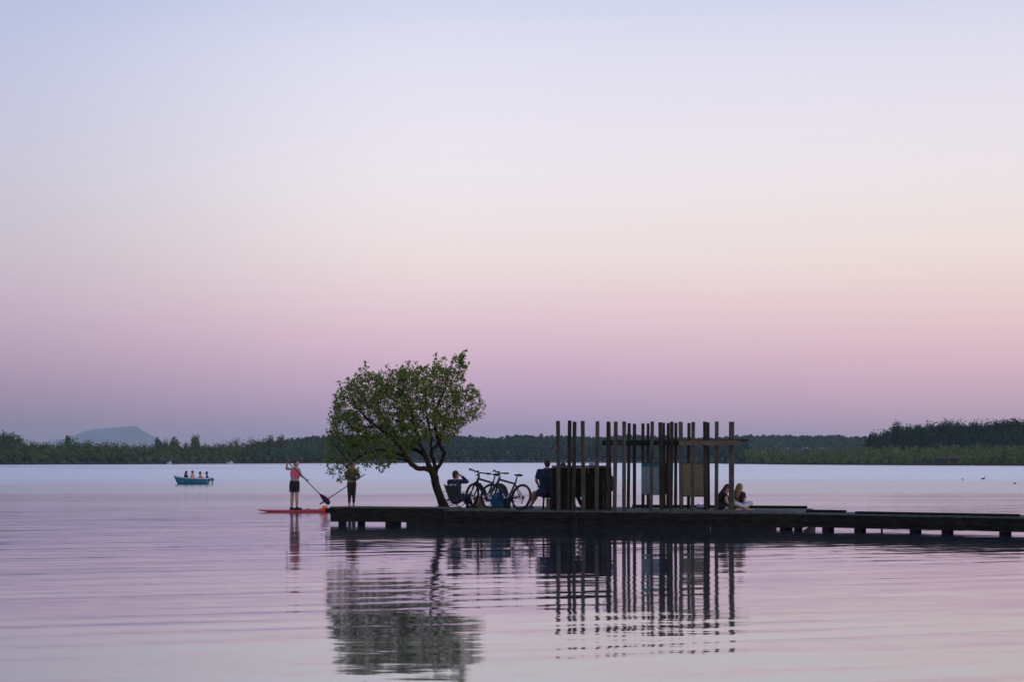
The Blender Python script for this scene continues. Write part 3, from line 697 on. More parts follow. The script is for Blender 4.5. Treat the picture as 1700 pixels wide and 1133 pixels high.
# plank wall behind the left posts
wl_v = 0.80
D = K(u_at(960, wl_v), wl_v, 0).y; zcap = CAM_H - (775.4 - HOR) * D / F_PX
wallt = thing('plank_wall', 'dark chest high wall of upright planks behind the left posts', 'wall', K(u_at(962, wl_v), wl_v, ZD))
u0, u1 = u_at(918.5, wl_v), u_at(1010.5, wl_v); n = 11
for i in range(n):
    ua = u0 + (u1 - u0) * i / n; ub = u0 + (u1 - u0) * (i + 1) / n; uc = (ua + ub) / 2
    px = 918.5 + 92 * (i + .5) / n
    zb = ZD + (.34 if 953 < px < 968 else .012)
    piece('plank', pick('wall'), wallt, K(uc, wl_v + random.uniform(-.012, .012), zb), K(uc, wl_v, zcap - .03 + random.uniform(-.006, 0)), (ub - ua) - .006, .03)
piece('cap_rail', pick('cap'), wallt, K(u0 - .02, wl_v, zcap), K(u1 + .02, wl_v, zcap), .16, .06)
for v2 in (wl_v + .05,):
    piece('back_rail', pick('wall'), wallt, K(u0, v2 + .02, zcap - .2), K(u1, v2 + .02, zcap - .2), .05, .08)
    piece('back_rail', pick('wall'), wallt, K(u0, v2 + .02, ZD + .4), K(u1, v2 + .02, ZD + .4), .05, .08)
for uu in (u0 - .04, u1 + .03):
    piece('end_post', pick('post2'), wallt, K(uu, wl_v, ZD), K(uu, wl_v, zcap - .032), .08, .08)

# ------------------------------------------------------------------ the tree beside the dock
def make_tree():
    D0 = 44.0
    def C(cx, cy, dy=0.0):                       # crown sketch coordinates -> world
        return P(520 + cx * 0.2648, 570 + cy * 0.2648, D0) + Vector((0, dy, 0))
    base = C(808, 1040); base.z = 0.0
    limbs = [   # polylines (sketch x, y, depth), radius at start
        ([(840, 1090, 0), (822, 1035, 0), (795, 960, .02), (768, 890, .03), (760, 845, .03)], None),
        ([(760, 845, .03), (742, 800, -.05), (720, 762, -.10), (708, 715, -.12), (690, 672, -.10), (664, 600, -.05), (640, 510, 0), (620, 420, .05)], None),
        ([(742, 800, -.05), (700, 788, -.18), (655, 782, -.30), (620, 758, -.42), (592, 718, -.55), (560, 650, -.7), (500, 590, -.85), (420, 530, -.95)], None),
        ([(592, 718, -.55), (530, 690, -.5), (440, 672, -.4), (340, 690, -.35), (260, 735, -.3), (200, 800, -.25)], None),
        ([(655, 782, -.30), (600, 748, .0), (540, 730, .35), (470, 722, .6), (400, 700, .8)], None),
        ([(708, 715, -.12), (650, 670, .25), (600, 655, .5), (520, 590, .8), (430, 470, 1.0)], None),
        ([(760, 845, .03), (768, 790, .08), (752, 735, .12), (738, 680, .15), (738, 600, .2), (720, 500, .2), (700, 380, .25)], None),
        ([(768, 790, .08), (790, 770, .05), (812, 730, .0), (822, 690, -.05), (795, 640, -.15), (810, 560, -.25), (850, 480, -.3), (920, 470, -.3), (985, 493, -.3)], None),
        ([(738, 680, .15), (775, 640, .45), (800, 560, .7), (830, 430, .85)], None),
        ([(690, 672, -.10), (660, 600, -.55), (640, 480, -.9), (600, 350, -.95)], None),
        ([(795, 640, -.15), (770, 540, -.5), (790, 400, -.8), (840, 280, -.7)], None),
    ]
    nodes_ = []; par = []
    def addn(p, pa): nodes_.append(Vector(p)); par.append(pa); return len(nodes_) - 1
    for pts, _ in limbs:
        W = [C(*p) for p in pts]
        if not nodes_: last = addn(W[0], -1)
        else: last = min(range(len(nodes_)), key=lambda i: (nodes_[i] - W[0]).length_squared)
        for a, b in zip(W, W[1:]):
            k = max(1, int((b - a).length / .09))
            for j in range(1, k + 1):
                p = a.lerp(b, j / k) + Vector((random.gauss(0, .008), random.gauss(0, .012), random.gauss(0, .008)))
                last = addn(p, last)
    # the crown outline as seen, given real depth
    out = [(80, 790), (75, 700), (95, 600), (108, 520), (122, 430), (150, 330), (200, 300), (245, 230), (305, 190), (370, 185), (430, 215), (510, 175), (600, 180), (690, 150), (730, 165), (790, 140), (850, 150),
           (897, 90), (945, 97), (955, 180), (950, 250), (1000, 265), (1055, 330), (1070, 400), (1050, 470), (970, 485), (935, 520), (905, 590), (860, 640), (800, 600), (720, 600), (640, 640), (560, 720), (500, 770), (430, 800), (380, 770), (280, 800), (270, 860), (170, 885), (110, 830)]
    def inside(x, y):
        r_ = False; j = len(out) - 1
        for i in range(len(out)):
            xi, yi = out[i]; xj, yj = out[j]
            if (yi > y) != (yj > y) and x < (xj - xi) * (y - yi) / (yj - yi) + xi: r_ = not r_
            j = i
        return r_
    att = []
    rr = random.Random(11)
    while len(att) < 5200:
        x = rr.uniform(60, 1080); y = rr.uniform(60, 890)
        if not inside(x, y): continue
        # distance from the outline rounds the depth off
        cxn = (x - 560) / 520; cyn = (y - 430) / 420
        r2 = min(1, cxn * cxn + cyn * cyn)
        if y > 640 and rr.random() < .45: continue
        half = 1.75 * math.sqrt(max(.04, 1 - r2)) * (.75 if y > 650 else 1)
        d = rr.uniform(-half, half)
        n3 = mnoise.noise(Vector((x * .012, y * .012, d * 1.4)))
        if n3 < -.08 and rr.random() < .88: continue
        if x > 800 and rr.random() < .25: continue
        att.append(C(x, y, d))
    alive = list(range(len(att))); step = .085
    for it in range(75):
        kd = kdtree.KDTree(len(nodes_))
        for i, p in enumerate(nodes_): kd.insert(p, i)
        kd.balance()
        pull = {}; keep = []
        for a in alive:
            co, i, dist = kd.find(att[a])
            if dist < .10: continue
            keep.append(a)
            if dist < 1.1 and i > 12: pull.setdefault(i, Vector((0, 0, 0))); pull[i] += (att[a] - nodes_[i]).normalized()
        alive = keep
        if not pull: break
        for i, d in pull.items():
            d = d.normalized() + Vector((random.gauss(0, .16), random.gauss(0, .16), random.gauss(0, .16) + .05))
            addn(nodes_[i] + d.normalized() * step, i)
        if len(nodes_) > 16000: break
    # long young shoots that stick out of the crown
    tips = [i for i in range(60, len(nodes_)) if i not in set(par)]
    tips.sort(key=lambda i: -nodes_[i].z + .25 * random.random())
    for i in random.sample(tips[:260], 40) + random.sample(tips, 60):
        d = (Vector((nodes_[i].x - base.x + .45, nodes_[i].y - base.y, nodes_[i].z - 2.6)).normalized() * .6 + Vector((random.gauss(0, .25), random.gauss(0, .25), .75))).normalized()
        last = i
        for k in range(random.randint(2, 4)):
            d = (d + Vector((random.gauss(0, .12), random.gauss(0, .12), .08))).normalized(); last = addn(nodes_[last] + d * .08, last)
    N_ = len(nodes_); kids = [[] for _ in range(N_)]
    for i, p in enumerate(par):
        if p >= 0: kids[p].append(i)
    rad = [0.0] * N_; E = 2.35; r0 = .0034
    for i in range(N_ - 1, -1, -1):
        rad[i] = (sum(rad[k] ** E for k in kids[i]) ** (1 / E)) if kids[i] else r0
        rad[i] = max(rad[i], r0)
    # order: parents always precede children except joined limbs; repeat to be safe
    for _ in range(3):
        for i in range(N_ - 1, -1, -1):
            if kids[i]: rad[i] = max(r0, sum(rad[k] ** E for k in kids[i]) ** (1 / E))
    sc = .114 / rad[3]
    def rr_(i):
        r_ = rad[i]; return r_ * (1 + (sc - 1) * min(1, max(0, (r_ - r0) / (rad[3] * .35))))
    t = thing('willow_tree', 'small leafy tree with leaning forked trunk growing beside the platform', 'tree', base)
    tb = MB()
    done = set()
    stack = [0]
    while stack:
        s_ = stack.pop(); chain = [s_]; i = s_
        while kids[i]:
            ks = sorted(kids[i], key=lambda k: -rad[k]); 
            for k in ks[1:]: stack.append(k)
            i = ks[0]; chain.append(i)
        if par[s_] >= 0: chain = [par[s_]] + chain
        if len(chain) < 2: continue
        R_ = [rr_(c) for c in chain]
        if par[s_] >= 0: R_[0] = min(R_[0], R_[1] * 1.25)
        if s_ == 0: R_[0] *= 1.5; R_[1] *= 1.4; R_[2] *= 1.25; R_[3] *= 1.12
        tb.tube([nodes_[c] for c in chain], R_, 10 if R_[0] > .06 else (6 if R_[0] > .02 else 4), cap=True)
    # the foot of the trunk runs down into the water behind the deck
    tb.tube([nodes_[0] + Vector((.03, 0, -.55)), nodes_[0] + Vector((.01, 0, .05))], [.26, .22], 10)
    tb.build('trunk', M['bark'], t, smooth=True)
    # leaves
    V = []; F = []; T = []
    rl = random.Random(5)
    for i in range(N_):
        if rad[i] > r0 * 2.6 or i < 30: continue
        p0 = nodes_[i]
        if i and par[i] >= 0: dirn = (p0 - nodes_[par[i]]).normalized()
        else: dirn = Vector((0, 0, 1))
        nl = 7 if not kids[i] else (3 if rl.random() < .6 else 2)
        clump = .5 + .5 * mnoise.noise(p0 * 1.7)
        for _ in range(nl):
            ax = (dirn * .6 + Vector((rl.gauss(0, .7), rl.gauss(0, .7), rl.gauss(.15, .6)))).normalized()
            L = rl.uniform(.055, .115); w = L * rl.uniform(.20, .30)
            sd = ax.cross(Vector((rl.gauss(0, 1), rl.gauss(0, 1), rl.gauss(0, 1)))).normalized()
            nn = ax.cross(sd)
            p = p0 + Vector((rl.gauss(0, .03), rl.gauss(0, .03), rl.gauss(0, .03)))
            b = len(V)
            m_ = p + ax * L * .5
            V += [p, m_ + sd * w + nn * w * .3, p + ax * L, m_ - sd * w + nn * w * .3]
            F += [(b, b + 1, b + 2), (b, b + 2, b + 3)]
            T += [min(1, max(0, .55 * clump + rl.uniform(0, .5)))] * 4
    mb = MB(); mb.v = [tuple(v) for v in V]; mb.f = F
    m = leaf_mat('willow leaves', (0.064, 0.112, 0.028), (0.260, 0.315, 0.085), .45)
    o = mb.build('crown', m, t)
    at = o.data.attributes.new('tint', 'FLOAT', 'POINT'); at.data.foreach_set('value', np.array(T, dtype=np.float32))
    print('tree nodes', N_, 'leaves', len(F) // 2)
make_tree()

# ------------------------------------------------------------------ people
def hand(mb, wr, d, palm_n, curl=0.6, s=1.0, side=1):
    d = Vector(d).normalized(); n = Vector(palm_n); n = (n - d * n.dot(d))
    if n.length < 1e-3: n = d.orthogonal()
    n.normalize(); w = d.cross(n) * side
    c = Vector(wr) + d * .045 * s
    mb.caps(Vector(wr), c + d * .02 * s, .026 * s, .03 * s, 8)
    mb.caps(c + w * .018 * s, c - w * .018 * s, .024 * s, .024 * s, 8)
    for k, (o_, L) in enumerate(((-.034, .065), (-.012, .078), (.011, .074), (.033, .058))):
        a = c + d * .04 * s + w * o_ * s; e = (d + n * curl * .6).normalized(); b = a + e * L * .5 * s
        f = (d * max(.1, 1 - curl) + n * curl * 1.2).normalized()
        mb.caps(a, b, .0098 * s, .009 * s, 6); mb.caps(b, b + f * L * .5 * s, .009 * s, .008 * s, 6)
    a = c - d * .015 * s - w * .03 * s; b = a + (d * .5 - w * .7 + n * .4).normalized() * .035 * s
    mb.caps(a, b, .012 * s, .011 * s, 6); mb.caps(b, b + (d * .8 - w * .1 + n * .6).normalized() * .03 * s, .011 * s, .009 * s, 6)
def head_rot(face, tilt=0.0):
    f = Vector(face).normalized(); up = Vector((0, 0, 1)); r_ = f.cross(up)
    if r_.length < 1e-3: r_ = Vector((1, 0, 0))
    r_.normalize(); u = r_.cross(f)
    return Matrix((r_, f, u)).transposed()             # local x right, y forward, z up
def person(name, label, base, J, skin, shirt=None, bottom=None, hair=('hair_dark', 'short'), shoes=None, face=(0, -1, 0), s=1.0, group=None,
           sleeve=.55, bottom_len='long', shirt_low=1.0, voxel=.009, thick=1.0, extra=None):
    """J: joints as offsets from base (x right, y away, z up), metres"""
    base = Vector(base); t = thing(name, label, 'person', base, group)
    j = {k: base + Vector(v) for k, v in J.items() if k != 'curl'}
    H = j['head']; rot = head_rot(face)
    ax = (j['shR'] - j['shL']).normalized(); hx = (j['hipR'] - j['hipL']).normalized()
    fwd = ax.cross((j['neck'] - j['pel']).normalized())
    mid = j['pel'].lerp(j['chest'], .5)
    def torso(mb, g):
        for sg in (-1, 1):
            mb.caps(j['pel'] + hx * sg * .065 * s, mid + ax * sg * .055 * s, (.098 + g) * s * thick, (.088 + g) * s * thick)
            mb.caps(mid + ax * sg * .055 * s, j['chest'] + ax * sg * .075 * s, (.088 + g) * s * thick, (.098 + g) * s * thick)
            mb.caps(j['chest'] + ax * sg * .075 * s, j['neck'] + ax * sg * .05 * s - Vector((0, 0, .05 * s)), (.096 + g) * s, (.055 + g) * s)
        for k in ('L', 'R'):
            mb.caps(j['chest'].lerp(j['neck'], .55), j['sh' + k], (.07 + g) * s, (.055 + g) * s)
    b = MB(); torso(b, 0)
    b.caps(j['neck'] - Vector((0, 0, .05 * s)), H - rot @ Vector((0, .015, .07)) * s, .056 * s, .05 * s)
    b.ell(H, (.073 * s, .092 * s, .112 * s), rot, 14, 10)
    b.ell(H + rot @ Vector((0, .03, -.055)) * s, (.052 * s, .062 * s, .062 * s), rot)
    b.caps(H + rot @ Vector((0, .085, .012)) * s, H + rot @ Vector((0, .108, -.024)) * s, .010 * s, .015 * s, 6)      # nose
    b.caps(H + rot @ Vector((-.02, .083, -.062)) * s, H + rot @ Vector((.02, .083, -.062)) * s, .010 * s, .010 * s, 6)  # lips
    for sg in (-1, 1): b.ell(H + rot @ Vector((sg * .076, -.005, -.01)) * s, (.012 * s, .022 * s, .034 * s), rot, 8, 6)
    for k, sg in (('L', -1), ('R', 1)):
        b.caps(j['sh' + k], j['el' + k], .050 * s, .040 * s); b.caps(j['el' + k], j['wr' + k], .041 * s, .027 * s)
        d = (j['wr' + k] - j['el' + k]); d = Vector(J.get('hd' + k, d)).normalized()
        hand(b, j['wr' + k], d, J.get('pn' + k, (0, 0, -1)), J.get('curl', .7), s, sg)
        kn, an, hp = j['kn' + k], j['an' + k], j['hip' + k]
        b.caps(hp, kn, .086 * s * thick, .056 * s); sh = kn.lerp(an, .32)
        b.caps(kn, sh, .054 * s, .057 * s); b.caps(sh, an, .057 * s, .035 * s)
        td = Vector(J.get('toe' + k, (0, -1, 0))).normalized(); heel = an - td * .04 * s - Vector((0, 0, .045 * s))
        b.caps(an, heel, .035 * s, .03 * s); b.caps(heel, an + td * .15 * s - Vector((0, 0, .05 * s)), .032 * s, .026 * s)
    b.solid('body', M[skin], t, voxel)
    for sg in (-1, 1):
        MB().ell(H + rot @ Vector((sg * .03, .082, .008)) * s, (.014 * s, .010 * s, .008 * s), rot, 8, 6).build('eye', M['hair_dark'], t, True)
    if shirt:
        c = MB(); lo = j['pel'].lerp(j['neck'], 1 - shirt_low)
        if shirt_low >= .99: torso(c, .014)
        else:
            for sg in (-1, 1):
                c.caps(lo + ax * sg * .06 * s, j['chest'] + ax * sg * .075 * s, .104 * s * thick, .113 * s * thick, 12, False, True)
                c.caps(j['chest'] + ax * sg * .075 * s, j['neck'] + ax * sg * .06 * s - Vector((0, 0, .03 * s)), .108 * s, .045 * s)
        if sleeve > 0:
            for k in ('L', 'R'):
                if sleeve <= 1: c.caps(j['sh' + k], j['sh' + k].lerp(j['el' + k], sleeve), .068 * s, .062 * s, 10, True, False)
                else:
                    c.caps(j['sh' + k], j['el' + k], .066 * s, .055 * s)
                    c.caps(j['el' + k], j['el' + k].lerp(j['wr' + k], .92), .054 * s, .042 * s, 10, True, False)
        c.solid('shirt', M[shirt], t, .011)
    if bottom:
        c = MB()
        for sg in (-1, 1):
            c.caps(j['pel'] + hx * sg * .065 * s - Vector((0, 0, .02)), j['pel'].lerp(mid, .55) + ax * sg * .06 * s, .118 * s * thick, .108 * s * thick, 12, True, False)
        for k in ('L', 'R'):
            if bottom_len == 'short': c.caps(j['hip' + k], j['hip' + k].lerp(j['kn' + k], .62), .108 * s * thick, .098 * s, 12, True, False)
            else:
                c.caps(j['hip' + k], j['kn' + k], .100 * s * thick, .068 * s); e = .9 if bottom_len == 'long' else .68
                c.caps(j['kn' + k], j['kn' + k].lerp(j['an' + k], e), .068 * s, .05 * s, 10, True, False)
        c.solid('shorts' if bottom_len == 'short' else 'trousers', M[bottom], t, .011)
    if hair:
        hm, hs = hair; c = MB()
        if hs in ('cap',):
            c.ell(H + rot @ Vector((0, -.008, .045)) * s, (.088 * s, .105 * s, .085 * s), rot)
            c.solid('cap', M[hm], t, .009)
            bl = MB(); bl.ell(H + rot @ Vector((0, .12, .04)) * s, (.062 * s, .065 * s, .010 * s), rot); bl.build('cap_brim', M[hm], t, True)
        else:
            c.ell(H + rot @ Vector((0, -.018, .030)) * s, (.084 * s, .096 * s, .100 * s), rot, 14, 10)
            c.ell(H + rot @ Vector((0, -.045, -.02)) * s, (.075 * s, .062 * s, .085 * s), rot)
            if hs == 'bun': c.ell(H + rot @ Vector((0, -.095, .075)) * s, (.042 * s, .042 * s, .042 * s), rot)
            if hs == 'tail': c.caps(H + rot @ Vector((0, -.09, .02)) * s, H + rot @ Vector((0, -.13, -.16)) * s, .035 * s, .02 * s)
            if hs == 'long':
                for q in range(-3, 4):
                    a_ = q * .42
                    p0 = H + rot @ Vector((math.sin(a_) * .07, -math.cos(a_) * .065 - .01, .03)) * s
                    p1 = H + rot @ Vector((math.sin(a_) * .095, -math.cos(a_) * .085 - .02, -.16)) * s
                    p2 = H + rot @ Vector((math.sin(a_) * .09, -math.cos(a_) * .09 - .03, -.30 - .03 * math.cos(q * 2.1))) * s
                    c.caps(p0, p1, .034 * s, .036 * s, 8); c.caps(p1, p2, .036 * s, .015 * s, 8)
            c.solid('hair', M[hm], t, .010)
    if shoes:
        for k in ('L', 'R'):
            an = j['an' + k]; td = Vector(J.get('toe' + k, (0, -1, 0))).normalized()
            c = MB(); heel = an - td * .045 * s - Vector((0, 0, .042 * s))
            c.caps(an + Vector((0, 0, .0)), heel + td * .03, .043 * s, .042 * s); c.caps(heel, an + td * .165 * s - Vector((0, 0, .048 * s)), .040 * s, .034 * s)
            c.solid('shoe', M[shoes], t, .011)
    return t

# --- paddler in pink on the red board
sc1 = 52.4 / F_PX
def at1(px, py, dy=0.0): return ((px - 489) * sc1, dy, (850 - py) * sc1)
pad_base = P(489, 850, 52.4); pad_base.z = 0.0
J = dict(pel=at1(489, 803), chest=at1(490.3, 785), neck=at1(491, 776), head=at1(492, 769.2), shL=at1(485.2, 778.5, .04), elL=at1(475.6, 778.2, .02), wrL=at1(477.2, 769.4, -.10),
         shR=at1(496.4, 779.5, -.05), elR=at1(501.6, 789.8, -.16), wrR=at1(508.2, 794.3, -.24), hipL=at1(485.2, 805, .03), hipR=at1(492.6, 805, -.03), knL=at1(484.8, 824, .02), knR=at1(493.2, 824, -.06),
         anL=at1(483.8, 842.2, .05), anR=at1(493.2, 842.0, -.02), toeL=(.75, -.5, 0), toeR=(.85, -.4, 0), hdL=(.15, 0, 1), hdR=(.75, -.1, -.6), pnL=(1, 0, 0), pnR=(.5, .5, .6), curl=.9)
person('person', 'person in pink crop top and black shorts standing on red paddle board', pad_base, J, 'skin', 'pink', 'black', ('hair_dark', 'bun'), 'black', face=(.8, -.6, -.05), sleeve=0, bottom_len='short', shirt_low=.60, voxel=.007)
def paddle(base, a, b, blade_c, label, wdir, m):
    t = thing('paddle', label, 'paddle', b)
    a = Vector(a); b = Vector(b); d = (b - a).normalized()
    MB().tube([a, b], [.016, .015], 8).build('shaft', M['paddle'], t, True)
    MB().caps(a - Vector(wdir) * .05, a + Vector(wdir) * .05, .017, .017, 8).build('grip', M['paddle'], t, True)
    wd = Vector(wdir); wd = (wd - d * wd.dot(d)).normalized(); n = d.cross(wd)
    out = [(-.02, -.06), (.02, -.06), (.055, .02), (.10, .14), (.115, .26), (.10, .36), (.05, .42), (-.05, .42), (-.10, .36), (-.115, .26), (-.10, .14), (-.055, .02)]
    MB().prism(out, wd, d, b, .016, n).build('blade', M[m], t)
pa = pad_base + Vector(at1(476.6, 764.6, -.14)); pb = pad_base + Vector(at1(534.5, 821.5, -.30))
paddle(None, pa, pb, None, 'dark paddle with broad blade held out by the person in pink', (.55, -.55, .6), 'blade')
# red board, long axis along the dock, its right end behind the platform
def sup(c, L, W, ang, m, label, z=.02):
    t = thing('paddle_board', label, 'paddle board', c)
    q = Matrix.Translation(Vector(c)) @ Matrix.Rotation(ang, 4, 'Z')
    mb = MB(q); ns = 22; ring = 8; vs_ = []; fs = []
    for i in range(ns + 1):
        s_ = -1 + 2 * i / ns; w = W / 2 * max(.03, (1 - abs(s_) ** 2.6)) ** .6; x = s_ * L / 2
        rise = .05 * max(0, (-s_ - .45) / .55) ** 2 + .03 * max(0, (s_ - .7) / .3) ** 2
        th = .055 * max(.25, (1 - abs(s_) ** 6))
        for k in range(ring):
            a = 2 * math.pi * k / ring
            vs_.append((x, math.copysign(abs(math.cos(a)) ** .6, math.cos(a)) * w, z + rise + th * math.copysign(abs(math.sin(a)) ** .5, math.sin(a))))
    for i in range(ns):
        for k in range(ring): fs.append((i * ring + k, i * ring + (k + 1) % ring, (i + 1) * ring + (k + 1) % ring, (i + 1) * ring + k))
    fs += [tuple(range(ring)), tuple(ns * ring + k for k in range(ring - 1, -1, -1))]
    mb.add(vs_, fs); o = mb.build('hull', m, t, True)
    pd = MB(q); pd.box((.1, 0, z + .0575), (L * .42, W * .62, .006)); pd.build('deck_pad', M['black'] if m is M['board2'] else M['redfab'], t)
    lp = MB(q); lp.tube([(-.05, 0, z + .06), (-.05, 0, z + .085), (.08, 0, z + .085), (.08, 0, z + .06)], .012, 6); lp.build('carry_handle', M['black'], t)
    return t
cb = pad_base + Vector((.42, 0, 0)); Lb = 3.35
sup(Vector((P(427, 848, 52.3).x + Lb / 2, 52.4, 0)), Lb, .80, R(-3), M['board'], 'red paddle board floating at the left end of the dock')
c = P(539, 844.5, 52.2); db = MB(); db.ell(c, (.095, .09, .085)); db.ell(c + Vector((-.1, 0, -.035)), (.09, .07, .04)); db.tube([c + Vector((.06, 0, .06)), c + Vector((.1, 0, .08))], .02, 6)
tag(db.build_top('dry_bag', M['orange'], c - Vector((0, 0, .085)), True), 'bright orange bag lying on the right end of the red board', 'bag')

# --- second paddler, behind the tree's hanging branches
sc2 = 54.2 / F_PX
def at2(px, py, dy=0.0): return ((px - 583) * sc2, dy, (845.0 - py) * sc2)
p2 = P(583, 845, 54.2); z2 = p2.z
J = dict(pel=at2(583.8, 806), chest=at2(584.6, 788), neck=at2(585.5, 780), head=at2(587, 773.6), shL=at2(577.6, 783, .02), elL=at2(574.6, 793, .06), wrL=at2(580.5, 800, -.14), shR=at2(591.6, 783, .02), elR=at2(596.6, 791, -.05), wrR=at2(593, 797.2, -.20),
         hipL=at2(580.6, 808, .0), hipR=at2(587.2, 808, .0), knL=at2(580.3, 824, -.02), knR=at2(587.4, 824, -.02), anL=at2(579.8, 840.6, .04), anR=at2(587.0, 840.4, .02), toeL=(.1, -1, 0), toeR=(.75, -.6, 0), hdR=(.6, -.2, .4), hdL=(.7, -.2, .3), curl=.9)
person('person', 'person in dark top and leggings standing behind the tree branches', p2, J, 'skin', 'dkgreen', 'black', ('hair_brown', 'long'), 'grey', face=(.7, -.7, -.05), sleeve=1.5, bottom_len='mid', s=.93)
paddle(None, p2 + Vector(at2(606, 788.6, -.27)), p2 + Vector(at2(549, 826.5, -.18)), None, 'dark paddle held low across the body behind the hanging branches', (.2, -.9, .3), 'paddle')
sup(Vector((p2.x + 1.0, 54.2, 0)), 3.2, .78, R(4), M['board2'], 'slate paddle board behind the dock under the second paddler', z=.02)

# --- man on the low camp chair beside the tree
sc3 = 42.6 / F_PX
def at3(px, py, dy=0.0): return ((px - 757) * sc3, dy, (845.5 - py) * sc3)
b3 = P(757, 845.5, 42.6); b3.z = ZD
J = dict(pel=at3(757, 830, .0), chest=at3(755, 808, .0), neck=at3(755.3, 797, .0), head=at3(757, 789.6, .02), shL=at3(746, 801, .06), elL=at3(746, 815, .14), wrL=at3(758, 822, .30), shR=at3(765.2, 800.5, -.02), elR=at3(775.2, 800.6, -.02), wrR=at3(766.4, 791.5, .06),
         hipL=at3(755, 831, .09), hipR=at3(760.5, 831, -.07), knL=at3(768, 824, .42), knR=at3(776, 825, .30), anL=at3(776, 841, .55), anR=at3(783, 841, .42), toeL=(.7, .7, 0), toeR=(.8, .6, 0), hdR=(-.7, .1, .55), pnR=(-.4, .3, -.6), curl=.35)
seat_man = person('person', 'person in dark blue jacket on low chair with hand raised to forehead', b3, J, 'skin', 'navy2', 'jean', ('hair_dark', 'short'), 'black', face=(.75, .62, .0), sleeve=1.5)
st = MB(); pts = [b3 + Vector(at3(746 + k * 2.5, 806.0, -.125 + .012 * abs(k - 3))) for k in range(0, 7)]
for a, b in zip(pts, pts[1:]): st.bar(a, b, .012, .035)
st.build('back_stripe', M['stripe'], seat_man)
def camp_chair(b, label, fab, fr, yaw, w=.54, seat=.26, back=.62, fab2=None):
    t = thing('camp_chair', label, 'chair', b); q = Matrix.Translation(Vector(b)) @ Matrix.Rotation(yaw, 4, 'Z')   # local +y is where the sitter looks
    def sling(name, m, prof, ww):
        mb = MB(q); vs_ = []; fs = []; n = 7
        for (y, z) in prof:
            for k in range(n):
                x = -ww / 2 + ww * k / (n - 1); sag = -.03 * (1 - (2 * k / (n - 1) - 1) ** 2)
                vs_.append((x, y + sag * .8, z + sag)); 
        m_ = len(prof)
        for i in range(m_ - 1):
            for k in range(n - 1): fs.append((i * n + k, i * n + k + 1, (i + 1) * n + k + 1, (i + 1) * n + k))
        off = len(vs_); vs_ += [(x, y - .008, z - .008) for x, y, z in vs_]; fs += [tuple(off + i for i in reversed(f)) for f in fs]
        mb.add(vs_, fs); mb.build(name, m, t, True)
    sling('seat', fab, [(.26, seat + .03), (.05, seat - .01), (-.16, seat - .02)], w)
    sling('backrest', fab2 or fab, [(-.18, seat), (-.24, seat + back * .35), (-.31, seat + back * .7), (-.36, seat + back)], w * .96)
    for sg in (-1, 1):
        x = sg * w / 2
        MB(q).tube([(x, .26, 0), (x * .98, -.12, seat - .02), (x * .96, -.37, seat + back + .01)], .011, 6).build('frame_tube', fr, t)
        MB(q).tube([(x, -.28, 0), (x, .27, seat + .03)], .011, 6).build('leg', fr, t)
        MB(q).bar((x * 1.06, .22, seat + .2), (x * 1.06, -.25, seat + .22), .045, .02).build('armrest', fr, t)
        MB(q).tube([(x * 1.04, .22, seat + .2), (x * 1.0, .20, seat)], .01, 6).build('arm_support', fr, t)
    MB(q).tube([(-w / 2, .26, .01), (w / 2, .26, .01)], .010, 6).build('crossbar', fr, t)
    MB(q).tube([(-w / 2, -.28, .01), (w / 2, -.28, .01)], .010, 6).build('crossbar', fr, t)
camp_chair(b3 + Vector((.09, .11, 0)), 'dark low camp chair with a person sitting in it by the tree', M['chairfab'], M['frame'], R(-48), .46, .24, .42)
pc = P(743.5, 844, 44.3); pc.z = ZD
camp_chair(pc, 'pale blue and red low chair half hidden behind the tree trunk', M['redfab'], M['metal'], R(-70), .40, .22, .34, M['palefab'])

